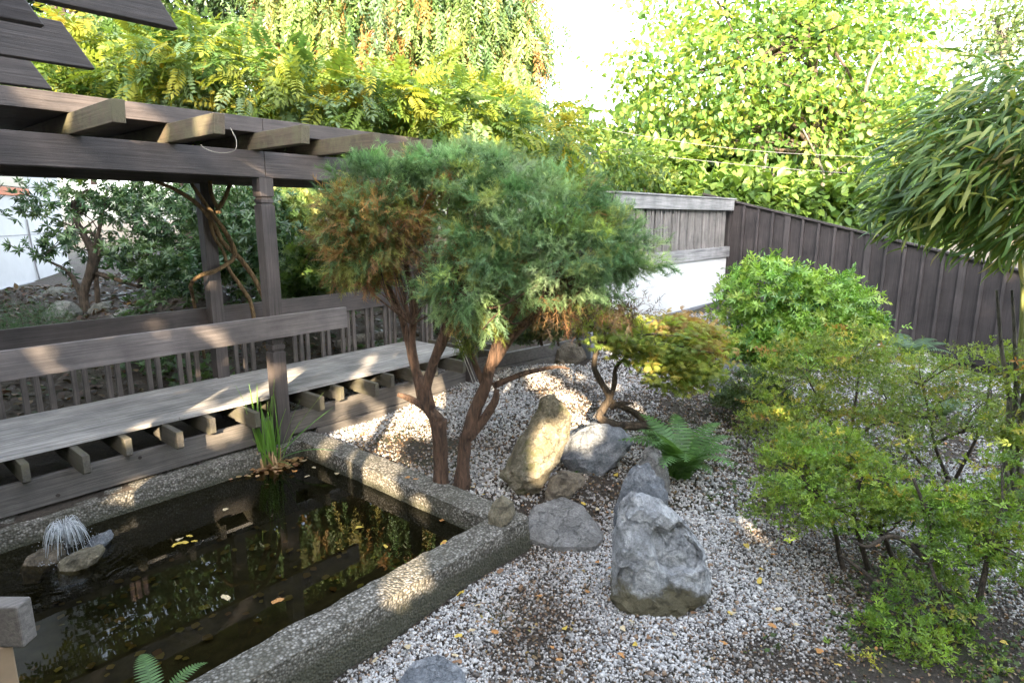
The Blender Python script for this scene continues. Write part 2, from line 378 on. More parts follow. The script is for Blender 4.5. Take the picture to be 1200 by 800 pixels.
def T_sprig(seed, n=8, w=.42):
    r = random.Random(seed); it = []
    for i in range(n):
        y = .05 + .75 * i / n + r.uniform(-.04, .04); a = r.choice((-1, 1)) * r.uniform(.3, 1.5) * (1 - .5 * y)
        it.append(xf(T_diamond(w * r.uniform(.8, 1.2), r.uniform(.03, .14)), r.uniform(.3, .52), a, (r.uniform(-.05, .05), y, r.uniform(-.1, .1)), r.uniform(-.7, .6)))
    it.append((np.array([(-.015, 0, 0), (.015, 0, 0), (0, .8, 0)]), np.array([(0, 1, 2)])))
    return merge(it)
def nrm(v): return v / (np.linalg.norm(v, axis=-1, keepdims=True) + 1e-9)
def instance(tmpl, pos, ydir, up, scale, col):
    V, F = tmpl[:2]; y = nrm(ydir); x = nrm(np.cross(y, up)); z = np.cross(x, y); N = len(pos); n = len(V)
    W = pos[:, None, :] + scale[:, None, None] * (V[None, :, 0:1] * x[:, None] + V[None, :, 1:2] * y[:, None] + V[None, :, 2:3] * z[:, None])
    FF = F[None] + (np.arange(N) * n)[:, None, None]
    sh = tmpl[2] if len(tmpl) > 2 else np.ones(n)
    return W.reshape(-1, 3), FF.reshape(-1, F.shape[1]), np.clip((col[:, None, :] * sh[None, :, None]).reshape(-1, 3), 0, .9)
def instances(tmpls, pos, ydir, up, scale, col):
    k = len(tmpls); Vs = []; Fs = []; Cs = []; n = 0
    for i, t in enumerate(tmpls):
        s = slice(i, None, k)
        if len(pos[s]) == 0: continue
        V, F, C = instance(t, pos[s], ydir[s], up[s], scale[s], col[s]); Vs.append(V); Fs.append(F + n); Cs.append(C); n += len(V)
    return np.concatenate(Vs), np.concatenate(Fs), np.concatenate(Cs)

def ell(px, py, dep, rx, ry, rf, w=1.0):              # ellipsoid: where its centre stands, half width/height as the size it has at that distance
    return (D(px, py, dep), np.array([rx / FPX * dep, rf, ry / FPX * dep]), w)
def pal(rng, n, palette, jit=.18):
    cols = np.array([p[:3] for p in palette], float); w = np.array([p[3] if len(p) > 3 else 1 for p in palette], float)
    c = cols[rng.choice(len(cols), n, p=w / w.sum())]
    return c * rng.uniform(1 - jit, 1 + jit, (n, 1)) * rng.uniform(1 - jit * .3, 1 + jit * .3, (n, 3))
def cloud(seed, ells, nclump, per, cr, size, palette, outw=.8, rnd=.8, droop=.3, flat=.6, shell=.5, upz=1.0, bias=None, jit=.18, keep=None, leafjit=.15, rj=.10):
    rng = np.random.default_rng(seed)
    w = np.array([e[2] * (e[1][0] * e[1][1] * e[1][2]) ** .67 for e in ells]); cnt = rng.multinomial(nclump, w / w.sum())
    C = []; O = []
    for (c, r, _), k in zip(ells, cnt):
        d = nrm(rng.normal(size=(k, 3))); rad = (shell ** 3 + (1 - shell ** 3) * rng.random((k, 1))) ** (1 / 3) * (1 + rj * rng.normal(size=(k, 1)))
        loc = d * rad * r; C.append(c + loc[:, 0:1] * Rv + loc[:, 1:2] * Fv + loc[:, 2:3] * Zv)
        O.append(nrm(d[:, 0:1] * Rv + d[:, 1:2] * Fv + d[:, 2:3] * Zv))
    C = np.concatenate(C); O = np.concatenate(O)
    cc = pal(rng, len(C), palette, jit)
    n = len(C) * per; Ci = np.repeat(C, per, 0); Oi = np.repeat(O, per, 0)
    pos = Ci + rng.normal(size=(n, 3)) * cr * np.array([1, 1, flat])
    yd = Oi * outw + rng.normal(size=(n, 3)) * rnd * .6 + np.array([0, 0, -droop])
    if bias is not None: yd = yd + np.asarray(bias)
    up = Zv * upz + rng.normal(size=(n, 3)) * .45 + Oi * .3
    sc = size * rng.uniform(.65, 1.25, n)
    col = np.repeat(cc, per, 0) * rng.uniform(1 - leafjit, 1 + leafjit, (n, 1))
    if keep is not None:
        k = keep(pos); pos, yd, up, sc, col = pos[k], yd[k], up[k], sc[k], col[k]
    return pos, yd, up, sc, np.clip(col, 0, 1), C
def foliage(name, tmpls, cl, mat, parent=None):
    V, F, C = instances(tmpls, *cl[:5]); return np_mesh(name, V, F, C, mat, parent)
def limbs(rng, start, targets, n, r0, r1, sag=.12):
    mb = MB(); start = np.asarray(start)
    ids = rng.choice(len(targets), min(n, len(targets)), replace=False)
    for i in ids:
        t = targets[i]; mid = start * .5 + t * .5 + rng.normal(size=3) * sag * np.linalg.norm(t - start); mid[2] -= .05
        mb.tube([start, mid, t], [r0, (r0 + r1) / 2, r1], 5, 3)
    return mb

# ------------------------------------------------------------------ pond
pond = thing('pond_basin', (PX1, PY0, 0), 'rectangular garden pond basin of rough exposed aggregate concrete beside the walkway', 'pond')
def rough_bar(mb, x0, x1, y0, y1, z0, z1, seg=.07):
    nxs = max(2, int((x1 - x0) / seg)); nys = max(2, int((y1 - y0) / seg)); nzs = max(2, int((z1 - z0) / seg))
    bm = bmesh.new(); bmesh.ops.create_cube(bm, size=1)
    for v in bm.verts: v.co = Vector((x0 + (v.co.x + .5) * (x1 - x0), y0 + (v.co.y + .5) * (y1 - y0), z0 + (v.co.z + .5) * (z1 - z0)))
    for n_, ax in ((nxs, 0), (nys, 1), (nzs, 2)):
        lo, hi = ((x0, x1), (y0, y1), (z0, z1))[ax]
        for i in range(1, n_):
            p = [0, 0, 0]; p[ax] = lo + (hi - lo) * i / n_; q = [0, 0, 0]; q[ax] = 1
            bmesh.ops.bisect_plane(bm, geom=bm.verts[:] + bm.edges[:] + bm.faces[:], plane_co=p, plane_no=q)
    for v in bm.verts:
        edge = sum((abs(v.co.x - x0) < 1e-4 or abs(v.co.x - x1) < 1e-4, abs(v.co.y - y0) < 1e-4 or abs(v.co.y - y1) < 1e-4, abs(v.co.z - z1) < 1e-4))
        c = Vector(((x0 + x1) / 2, (y0 + y1) / 2, v.co.z))
        v.co += Vector((mnoise.noise(v.co * 9), mnoise.noise(v.co * 9 + Vector((7, 0, 0))), mnoise.noise(v.co * 9 + Vector((0, 7, 0))))) * .012
        if edge >= 2 and v.co.z > z1 - .03: v.co.z -= .012
    bm.verts.ensure_lookup_table(); V = [tuple(v.co) for v in bm.verts]; F = [[v.index for v in f.verts] for f in bm.faces]
    bm.verts.index_update(); F = [[v.index for v in f.verts] for f in bm.faces]; bm.free(); mb.add(V, F)
bars = [(PX0 - CW, PX1 + CW, PY0 - CW + .03, PY0, -.95, CT - .012), (PX1, PX1 + CW - .002, PY0 + .003, PY1 + .35, -.95, CT), (PX0, PX1 - .003, PY1, PY1 + .34, -.95, CT - .005), (PX0 - CW, PX0 - .003, PY0 + .003, PY1 + .35, -.95, CT - .008)]
for b in bars:
    mb = MB(); rough_bar(mb, *b); o = mb.build('curb', M['aggregate'], pond, smooth=True); o.data.set_sharp_from_angle(angle=math.radians(35))
mb = MB(); mb.box(PX0 - .02, PX1 + .02, PY0 - .02, PY1 + .02, -.7, -.42); mb.build('floor', plain('pond_mud', (.036, .033, .02), .9, .6, 9), pond)
# water
def watermat():
    m, N, L, B = newmat('pond_water'); N.remove(B)
    t = N.new('ShaderNodeBsdfTransparent'); t.inputs[0].default_value = (.54, .51, .36, 1)
    gl = N.new('ShaderNodeBsdfGlossy'); gl.inputs['Roughness'].default_value = .015; gl.inputs[0].default_value = (.95, .97, 1, 1)
    fr = N.new('ShaderNodeFresnel'); fr.inputs[0].default_value = 1.32
    mx = N.new('ShaderNodeMixShader'); L.new(fr.outputs[0], mx.inputs[0]); L.new(t.outputs[0], mx.inputs[1]); L.new(gl.outputs[0], mx.inputs[2])
    L.new(mx.outputs[0], N['Material Output'].inputs['Surface'])
    co = texco(N, L, (1, 1, 1)); n = nz(N, L, co, 5, 2, .5)
    ln = N.new('ShaderNodeVectorMath'); ln.operation = 'LENGTH'; L.new(co.outputs[0], ln.inputs[0])   # object origin = fountain
    ms = N.new('ShaderNodeMath'); ms.operation = 'MULTIPLY'; ms.inputs[1].default_value = 95; L.new(ln.outputs['Value'], ms.inputs[0])
    wob = N.new('ShaderNodeMath'); wob.operation = 'MULTIPLY_ADD'; wob.inputs[1].default_value = 9; L.new(n.outputs[0], wob.inputs[0]); L.new(ms.outputs[0], wob.inputs[2])
    si = N.new('ShaderNodeMath'); si.operation = 'SINE'; L.new(wob.outputs[0], si.inputs[0])
    mr = N.new('ShaderNodeMapRange'); mr.inputs['From Min'].default_value = .15; mr.inputs['From Max'].default_value = .62; mr.inputs['To Min'].default_value = 1; mr.inputs['To Max'].default_value = 0.012
    L.new(ln.outputs['Value'], mr.inputs['Value'])
    mu = N.new('ShaderNodeMath'); mu.operation = 'MULTIPLY'; L.new(si.outputs[0], mu.inputs[0]); L.new(mr.outputs[0], mu.inputs[1])
    bu = N.new('ShaderNodeBump'); bu.inputs['Strength'].default_value = .22; bu.inputs['Distance'].default_value = .004; L.new(mu.outputs[0], bu.inputs['Height'])
    for s in (gl, fr): L.new(bu.outputs[0], s.inputs['Normal'])
    return m
WZ = .13
FO = P(80, 648, WZ)
mb = MB(); mb.add(np.array([(PX0 - .01, PY0 - .01, 0), (PX1 + .01, PY0 - .01, 0), (PX1 + .01, PY1 + .01, 0), (PX0 - .01, PY1 + .01, 0)]) + np.array([-FO[0], -FO[1], 0]), [(0, 1, 2, 3)])
w = mb.build('water', watermat()); w.location = (FO[0], FO[1], WZ); tag(w, kind='structure')

# ------------------------------------------------------------------ walkway
DX0, DX1 = -2.2, 5.62; DYF, DYB = 5.52, 6.60; DZ = .75
walk = thing('walkway', (2, 6, .3), 'low walkway of weathered silver planks on projecting joists along the pond', 'walkway')
mb = MB(); nb = 6; bw = (DYB - DYF) / nb; rr = random.Random(3)
for i in range(nb):
    y0 = DYF + i * bw; cuts = sorted([DX0, DX1] + [rr.uniform(-1.5, 5) for _ in range(2)])
    for a, b in zip(cuts, cuts[1:]):
        dz = rr.uniform(-.002, .002); mb.box(a + .0015, b - .0015, y0 + .002, y0 + bw - .002, DZ - .035 + dz, DZ + dz)
mb.build('deck', M['deck'], walk, .003)
xj = DX0 + .1; i = 0
while xj < 6.5:
    y0 = 5.22 if i % 2 == 0 else 5.37
    if xj > 5.7: y0 += .05
    mb = MB(); h = .15
    mb.prism([(y0, DZ - .175), (y0 + .035, DZ - .195), (DYB, DZ - .195), (DYB, DZ - .039), (y0, DZ - .039)], np.array([0, 1., 0]), Zv, np.array([-.025, 0, 0]), np.array([.025, 0, 0]), (xj, 0, 0))
    mb.build('joist', M['joist'], walk, .004); xj += .335; i += 1
mb = MB(); mb.box(DX0, 6.4, 5.45, 5.50, .325, .553); mb.build('kickboard', M['kick'], walk, .004)
mb = MB(); mb.box(3.32, 6.3, 5.43, 5.475, .12, .318); mb.build('kickboard', M['kick'], walk, .004)

for x, y in ((233, 543), (164, 536), (350, 512), (68, 580), (440, 486)):
    p = pY(x, y, 5.45); mb = MB(); mb.tube([p + np.array([0, .01, 0]), p - np.array([0, .004, 0])], [.016, .014], 10, 1); mb.build('bolt', plain('rusty_bolt', (.03, .022, .018), .7), walk)

# ------------------------------------------------------------------ pergola
perg = thing('pergola', (2.92, 6, .3), 'dark stained timber pergola roofing the walkway with projecting mossy rafters', 'pergola')
POSTS = (.26, 2.92, 5.58)
for x in POSTS:
    for (y, front) in ((5.42, True), (6.62, False)):
        mb = MB(); hw = .065; z1 = 2.80
        if front:
            segs = [(.30, 1.20, hw), (1.20, 1.225, hw - .012), (1.225, 1.27, hw), (1.27, 1.295, hw - .012), (1.295, 2.56, hw), (2.56, 2.58, hw - .012), (2.58, 2.615, hw - .005), (2.615, 2.635, hw - .012), (2.635, z1, hw + .002)]
        else: segs = [(.3, z1, hw)]
        prof = []
        for a, b, h in segs: prof += [(a, h), (b, h)]
        V = []; F = []
        for (z, h) in prof: V += [(x - h, y - h, z), (x + h, y - h, z), (x + h, y + h, z), (x - h, y + h, z)]
        for k in range(len(prof) - 1): F += [(4 * k + j, 4 * k + (j + 1) % 4, 4 * k + 4 + (j + 1) % 4, 4 * k + 4 + j) for j in range(4)]
        F += [(3, 2, 1, 0), tuple(4 * (len(prof) - 1) + j for j in range(4))]
        mb.add(V, F); mb.build('post', M['dark_z'], perg, .004)
for a, b in ((-2.4, 2.915), (2.919, 4.75)):
    mb = MB(); mb.box(a, b, 5.35, 5.40, 2.80, 3.025); mb.build('beam', M['dark_x'], perg, .004)
mb = MB(); mb.box(-2.4, 4.7, 5.43, 5.47, 2.80, 3.02); mb.build('beam', M['dark_x'], perg, .004)
for y in (6.54, 6.66):
    mb = MB(); mb.box(-2.4, 5.0, y, y + .045, 2.79, 3.02); mb.build('beam', M['dark_x'], perg, .004)
for k, x in enumerate((-1.15, -.5, .2, .86, 1.5, 2.15, 2.86, 3.5, 4.12)):
    mb = MB(); y0 = 4.42 + .1 * rr.random() + (.06 if k > 5 else 0)
    mb.prism([(y0 + .02, 3.03), (7.0, 3.03), (7.0, 3.17), (y0, 3.17)], np.array([0, 1., 0]), Zv, np.array([-.04, 0, 0]), np.array([.04, 0, 0]), (x, 0, 0))
    mb.build('rafter', M['rafter'], perg, .005)
mb = MB()
for k in range(9): mb.box(-2.5, 5.12 - .02 * (k % 2), 5.36 + k * .18, 5.36 + k * .18 + .176, 3.174, 3.20)
mb.build('roof_boards', M['dark_x'], perg)
for a, b in ((-2.5, 2.9), (2.904, 5.14)):
    mb = MB(); mb.box(a, b, 5.31, 5.355, 3.174, 3.30); mb.build('fascia', M['dark_x'], perg, .004)

# railings
fr = thing('front_railing', (2.9, 5.36, 1.2), 'single broad timber rail across the pond side of the walkway', 'railing')
mb = MB(); mb.box(-2.2, 3.66, 5.305, 5.352, 1.345, 1.555); mb.build('rail', M['rail'], fr, .005)
br = thing('back_railing', (2.9, 6.68, .3), 'back railing of dark broad rail over thin grouped balusters', 'railing')
mb = MB(); mb.box(-2.2, 6.6, 6.69, 6.735, 1.27, 1.505); mb.build('rail', M['dark_x'], br, .005)
mb = MB(); mb.box(-2.2, 6.6, 6.785, 6.82, .42, .52); mb.build('bottom_rail', M['dark_x'], br, .004)
bx = [pY(x, y, 6.70)[0] for x, y in ((4, 485), (34, 480), (49, 477), (65, 474), (92, 468), (105, 466), (132, 460), (143, 458), (156, 456), (179, 451), (190, 449), (215, 443), (225, 441), (235, 439), (281, 430), (291, 428), (300, 427))]
x = bx[-1] + .24; k = 2
while x < 6.4:
    for j in range(k): bx.append(x); x += .085
    k = 5 - k; x += .13
bx += [.72, .63, .54, .36, .27, .1, .01]
for x in bx:
    t = rr.uniform(-.004, .004)
    mb = MB(); mb.box(x - .022, x + .022, 6.74 + t, 6.776 + t, .40, 1.46); mb.build('baluster', M['baluster'], br, .003)

# near trellis slats with slanted ends, upper left
nt = thing('slatted_canopy', (.6, 3.1, 2.9), 'dark slatted canopy of angled ended boards overhead at upper left', 'canopy')
for (Y, xe) in ((2.53, .66), (2.24, .95), (3.08, .96), (3.71, .965)):
    mb = MB(); mb.prism([(.05, 3.05), (xe, 3.05), (xe - .10, 3.21), (.05, 3.21)], np.array([1., 0, 0]), Zv, np.array([0, -.02, 0]), np.array([0, .025, 0]), (0, Y, 0)); mb.build('slat', M['dark_x'], nt, .004)
mb = MB(); mb.box(.13, .175, 1.2, 4.2, 3.213, 3.37); mb.build('slat_bearer', M['dark_y'], nt, .004)
for y in (1.9, 4.0):
    mb = MB(); mb.box(.11, .20, y, y + .09, 0 if y < 3 else .3, 3.211); mb.build('post', M['dark_z'], nt, .004)

# near handrail end, lower left
q = D(14, 728, 1.75)
hr = thing('near_handrail', (q[0], q[1], 0), 'squared grey handrail end on a tan post at lower left', 'railing')
mb = MB(); e1 = nrm(np.array([-Rv * 1 + Fv * .12])[0]); mb.obox(q - Rv * .35 + Zv * 0, Rv * .40, Fv * .03, Zv * .072); mb.build('rail', M['kick'], hr, .006)
mb = MB(); c = q - Rv * .045; mb.box(c[0] - .045, c[0] + .02, c[1] - .04, c[1] + .03, 0, q[2] - .07); mb.build('post', plain('tan_post_wood', (.22, .16, .10), .7), hr, .005)

# ------------------------------------------------------------------ white garden wall with slatted top
wy = 4.60
gwt = thing('garden_wall', (9.8, wy, .8), 'white stucco garden wall topped by a grey board and slat screen', 'wall')
mb = MB(); mb.box(7.15, 11.93, wy, wy + .18, .3, 1.70); mb.build('stucco_panel', M['white'], gwt, .01)
mb = MB(); mb.box(7.13, 11.95, wy - .02, wy + .2, .3, .87); mb.build('plinth', plain('grey_plinth', (.16, .17, .19), .8), gwt, .01)
mb = MB(); mb.box(7.1, 11.97, wy - .04, wy + .22, 1.703, 1.90); mb.build('sill_board', M['grey_x'], gwt, .006)
mb = MB(); mb.box(7.6, 12.0, wy - .06, wy - .015, 2.58, 2.78); mb.build('top_board', M['grey_x'], gwt, .006)
mb = MB(); mb.box(7.55, 12.05, wy - .08, wy + .12, 2.784, 2.81); mb.build('cap_board', M['grey_x'], gwt, .004)
x = 7.75; i = 0
while x < 11.75:
    mb = MB(); mb.box(x - .009, x + .009, wy, wy + .03, 1.903, 2.70); mb.build('slat', M['grey_z'], gwt)
    x += (.045, .05, .06, .045, .10)[i % 5]; i += 1
mb = MB(); mb.box(7.6, 11.75, wy + .16, wy + .19, 1.903, 2.76); mb.build('back_panel', M['fence'], gwt)

eg = thing('timber_edging', (6.4, 5.1, .35), 'low weathered timber edging between the walkway end and the white wall', 'edging')
for k in range(2):
    a = np.array([5.75, 5.50, .36 + .17 * k]); b = np.array([7.6, 4.60, .56 + .17 * k]); d_ = b - a; L_ = np.linalg.norm(d_[:2]); e_ = np.array([d_[0], d_[1], d_[2]]) / 2; nn = np.array([-d_[1], d_[0], 0]) / L_
    mb = MB(); mb.obox((a + b) / 2 + nn * .012 * k, e_, nn * .03, Zv * .082); mb.build('board', M['kick'], eg, .005)

# brown board fence
fe = thing('board_fence', (12.1, 1, .3), 'dark brown board and batten fence stepping down behind the shrubs', 'fence')
FX = 12.08
def ftop(y): return 1.62 + (y - .0) * .245 if y > 0 else 1.62 + y * .2
mb = MB(); V = []; F = []
ys = np.linspace(-6, 5.2, 30)
for y in ys: V += [(FX, y, float(gz(FX, y)) - .2), (FX, y, ftop(y)), (FX + .03, y, ftop(y)), (FX + .03, y, float(gz(FX, y)) - .2)]
for k in range(len(ys) - 1):
    a = 4 * k; F += [(a, a + 1, a + 5, a + 4), (a + 1, a + 2, a + 6, a + 5), (a + 2, a + 3, a + 7, a + 6)]
mb.add(V, F); mb.build('board_panel', M['fence'], fe)
y = -5.9; i = 0
while y < 5.1:
    wv = .022 if i % 5 else .05
    mb = MB(); V = []
    for (yy) in (y - wv, y + wv):
        for xx in (FX - .045, FX - .001): V += [(xx, yy, float(gz(FX, yy)) - .1), (xx, yy, ftop(yy) - .012)]
    mb.add(V, [(0, 1, 3, 2), (4, 6, 7, 5), (0, 4, 5, 1), (2, 3, 7, 6), (0, 2, 6, 4), (1, 5, 7, 3)]); mb.build('batten', M['batten'], fe)
    y += .27; i += 1
mb = MB(); mb.obox((FX + .0, .0 + 2.6, ftop(2.6) + .018), np.array([.06, 0, 0]), np.array([0, 2.6, 2.6 * .245]), np.array([0, -.003, .016])); mb.build('cap_rail', M['batten'], fe)
mb = MB(); mb.obox((FX + .0, -3.0, ftop(-3.0) + .016), np.array([.06, 0, 0]), np.array([0, 2.998, 2.998 * .2]), np.array([0, -.003, .016])); mb.build('cap_rail', M['batten'], fe)
mb = MB()
for y0 in np.arange(-5.8, 5, .8): mb.obox((FX - .03, y0 + .4, float(gz(FX, y0 + .4)) + .14), np.array([.02, 0, 0]), np.array([0, .4, .4 * .2]), np.array([0, 0, .07]))
mb.build('base_board', M['fence'], fe)

# small dark shed roof beyond the wall
q = D(712, 222, 13.5)
sh = thing('shed', (q[0], q[1], 1), 'low dark boarded shed roof peeping over the grey screen', 'shed')
mb = MB(); mb.obox(q + Zv * -1.2 + Fv * .8, Rv * .9, Fv * .7, Zv * 1.1); mb.build('wall', M['fence'], sh)
for s, dz in ((0, 0), (.55, -.06), (1.1, -.1)):
    mb = MB(); mb.obox(q + Rv * (s - .25) + Zv * dz, Rv * .26 + Zv * -.03, Fv * .9 + Zv * .25, Zv * .06); mb.build('roof_board', M['dark_y'], sh, .01)

# white building far left
A = np.array([1.2, 15.9]); Bp = np.array([5.95, 23.6]); dv = (Bp - A) / np.linalg.norm(Bp - A); nv = np.array([dv[1], -dv[0]])
hb = thing('white_building', (Bp[0], Bp[1], .5), 'white rendered building with orange trim and grey plinth at far left', 'building')
Lx = np.linalg.norm(Bp - A); mid = (A + Bp) / 2
def wallbox(t0, t1, o0, o1, z0, z1, name, mat, bev=0):
    c = A + dv * (t0 + t1) / 2 + nv * (o0 + o1) / 2
    mb = MB(); mb.obox((c[0], c[1], (z0 + z1) / 2), np.array([dv[0], dv[1], 0]) * (t1 - t0) / 2, np.array([nv[0], nv[1], 0]) * (o1 - o0) / 2, Zv * (z1 - z0) / 2)
    return mb.build(name, mat, hb, bev)
wallbox(-8, Lx, -4, 0, .3, 11.5, 'wall', M['white'])
wallbox(-8, Lx + .02, -4.02, .10, .2, .72, 'plinth', plain('grey_plinth_paint', (.36, .38, .40), .8))
wallbox(-8, Lx - 2.4, .0025, .06, 3.02, 3.22, 'trim_board', plain('orange_trim_paint', (.55, .15, .05), .6))
wallbox(Lx - 4.6, Lx - 2.6, .0025, .05, 3.25, 4.3, 'window', plain('dark_window_glass', (.03, .035, .04), .15))
wallbox(-8, Lx, .0025, .012, 1.98, 2.0, 'wall_joint', plain('grey_joint', (.3, .3, .32), .9))
mb = MB(); c = A + dv * (Lx - 2.5); p = np.array([c[0] + nv[0] * .03, c[1] + nv[1] * .03, 0]); mb.tube([p + Zv * .7, p + Zv * 1.3 - np.array([dv[0], dv[1], 0]) * .15, p + Zv * 2.4 - np.array([dv[0], dv[1], 0]) * .25], .02, 6); mb.build('cable', plain('grey_cable', (.2, .2, .21), .6), hb)

# ------------------------------------------------------------------ rocks
def rock(name, pts, mat, label, seed, sub=3, amp=.03, group=None, smooth=.06, cat='rock', dents=()):
    bm = bmesh.new()
    for p in pts: bm.verts.new(tuple(p))
    r = bmesh.ops.convex_hull(bm, input=bm.verts[:])
    for v in [v for v in bm.verts if not v.link_faces]: bm.verts.remove(v)
    bmesh.ops.triangulate(bm, faces=bm.faces[:])
    for i in range(sub):
        bmesh.ops.subdivide_edges(bm, edges=bm.edges[:], cuts=1, use_grid_fill=True)
        bmesh.ops.triangulate(bm, faces=bm.faces[:])
        if i < 2: bmesh.ops.smooth_vert(bm, verts=bm.verts[:], factor=smooth, use_axis_x=True, use_axis_y=True, use_axis_z=True)
    bm.normal_update(); s = Vector((seed * 3.1, seed * 1.7, seed)); mn = min(v.co.z for v in bm.verts)
    for v in bm.verts:
        q = v.co * 5 + s; pass
        n = mnoise.fractal(v.co * 4 + s, 1.0, 2.0, 4) * amp * .7 + (mnoise.voronoi(v.co * 6.5 + s)[0][1] - mnoise.voronoi(v.co * 6.5 + s)[0][0]) * amp * .9 - abs(mnoise.noise(v.co * 13 + s)) * amp * .7 + mnoise.noise(v.co * 40 + s) * amp * .16
        v.co += v.normal * n
    for (dc, dr, dp) in dents:
        for v in bm.verts:
            e = v.co - Vector(dc); t = 1 - (e.length / dr + .25 * mnoise.noise(v.co * 9 + s))
            if t > 0: v.co += Vector(dp) * min(1, t * 6)
    c = Vector(np.mean([tuple(v.co) for v in bm.verts], axis=0)); c.z = mn
    for v in bm.verts: v.co -= c
    me = bpy.data.meshes.new(name); bm.to_mesh(me); bm.free(); me.materials.append(mat)
    me.polygons.foreach_set('use_smooth', [True] * len(me.polygons))
    try: me.set_sharp_from_angle(angle=math.radians(24))
    except Exception: pass
    o = bpy.data.objects.new(name, me); COL.objects.link(o); o.location = c
    return tag(o, label, cat, group)
def rock_px(name, prof, zb, thick, mat, label, seed, lean=.25, inset=.30, **kw):
    """outline seen from the path, given its own distance (from its foot on the ground) and thickness"""
    yb = max(p[1] for p in prof); xb = np.mean([p[0] for p in prof]); b = P(xb, yb, zb); dep = b.dot(Fv)
    pts = []
    zc = np.mean([D(x, y, dep)[2] for x, y in prof])
    cen = np.mean([D(x, y, dep) for x, y in prof], axis=0)
    for x, y in prof:
        p = D(x, y, dep); h = max(0, (p[2] - b[2]))
        s = 1 - .25 * min(1, h / .6)
        pts += [p + Fv * thick * .10 * s + Fv * h * lean, p + (cen - p) * inset - Fv * thick * .18 * s + Fv * h * lean, p + (cen - p) * .18 + Fv * thick * .85 * s]
    lo = min(p[2] for p in pts)
    pts += [p - Zv * (p[2] - lo + .05) for p in pts if p[2] < lo + .06]
    return rock(name, pts, mat, label, seed, **kw)
S_tan = stone('tan_lichen_stone', (.10, .085, .055), (.20, .175, .12), (.34, .31, .24), 7, lichen=(.115, .11, .05))
S_blue = stone('blue_grey_stone', (.09, .10, .115), (.18, .195, .215), (.36, .37, .39), 7)
S_white = stone('pale_grey_stone', (.17, .18, .19), (.33, .34, .35), (.52, .53, .53), 5, stain=((.125, .11, .065), .47))
S_grey = stone('grey_stone', (.12, .115, .11), (.21, .205, .195), (.32, .31, .30), 6)
S_brown = stone('brown_stone', (.09, .07, .05), (.17, .14, .10), (.26, .22, .17), 6)
S_moss = stone('mossy_stone', (.10, .105, .09), (.18, .185, .16), (.28, .28, .25), 6, lichen=(.06, .075, .025))
rock_px('standing_rock', [(585, 562), (592, 548), (614, 515), (638, 476), (650, 469), (664, 478), (673, 497), (666, 525), (648, 556), (632, 570), (605, 574)], .22, .34, S_tan, 'tall leaning tan rock with lichen between the juniper and the low blue rock', 1, sub=4)
rock_px('flat_rock', [(640, 578), (645, 566), (660, 558), (684, 560), (686, 570), (660, 582)], .17, .2, S_brown, 'small flat brown rock at the foot of the tall leaning rock', 2)
rock_px('low_rock', [(655, 540), (668, 516), (700, 503), (732, 508), (745, 524), (728, 542), (700, 553), (672, 550)], .17, .4, S_blue, 'low blue grey rock behind the tall leaning rock', 3)
rock_px('wedge_rock', [(752, 560), (758, 540), (768, 527), (778, 536), (786, 560), (784, 590), (760, 595)], .09, .25, S_grey, 'upright grey wedge rock beside the fern under the twisted maple', 4)
rock_px('pale_rock', [(722, 620), (724, 600), (732, 572), (748, 556), (764, 553), (782, 572), (786, 596), (770, 622), (740, 628)], .06, .28, S_blue, 'pale bluish rock with split front just behind the big boulder', 5)
rock_px('boulder', [(716, 706), (727, 676), (730, 600), (745, 587), (781, 594), (813, 622), (828, 650), (838, 690), (832, 704), (800, 712), (760, 720), (730, 717)], -.035, .42, S_white, 'big pale two toned boulder standing on the white gravel', 6, sub=5, amp=.03, smooth=.0, lean=.12, inset=.16, dents=((tuple(D(800, 652, 3.40)), .20, tuple(Fv * .06 - Zv * .03)), (tuple(D(730, 690, 3.38)), .13, tuple(Fv * .035))))
fp = [P(x, y, .02) for x, y in ((610, 632), (648, 645), (698, 646), (708, 630), (688, 608), (655, 598), (620, 606))]; fc = np.mean(fp, axis=0)
rock('slab_rock', [p - Zv * .08 for p in fp] + [p + Zv * .035 for p in fp] + [fc + (p - fc) * k + Zv * h for p, k, h in zip(fp, (.8, .7, .75, .7, .8, .85, .85), (.07, .085, .07, .10, .15, .16, .13))], S_grey, 'broad flat grey rock against the corner of the pond curb', 7, amp=.018)
rock_px('curb_stone', [(571, 606), (576, 594), (588, 584), (602, 592), (604, 604), (588, 615)], CT - .012, .14, S_tan, 'small pale stone sitting on the pond curb corner', 8, amp=.012)
q = P(505, 795, 0.0)
rock('stepping_stone', [q + Rv * a + Fv * b + Zv * c for a, b, c in ((-.22, -.2, -.05), (.2, -.22, -.05), (.22, .02, -.05), (.08, .13, -.05), (-.1, .08, -.05), (-.21, -.2, .06), (.18, -.2, .07), (.17, .0, .07), (.03, .10, .075), (-.1, .06, .06))], S_blue, 'dark blue grey stepping stone at the bottom edge of the gravel', 9, amp=.012)
q = D(852, 428, 8.6)
rock('paving_slab', [q + Rv * a + Fv * b + Zv * c for a, b, c in ((-.22, -.2, -.2), (.24, -.2, -.2), (.24, .3, -.2), (-.2, .3, -.2), (-.22, -.2, .05), (.24, -.2, .05), (.24, .3, .06), (-.2, .3, .06))], S_blue, 'flat blue grey slab between the dissected maple and glossy rhododendron', 10, amp=.012, cat='slab')
rock_px('low_rock', [(832, 462), (834, 446), (850, 438), (866, 444), (868, 458), (850, 466)], .24, .25, S_grey, 'small grey rock in front of the flat blue slab', 21, amp=.015)
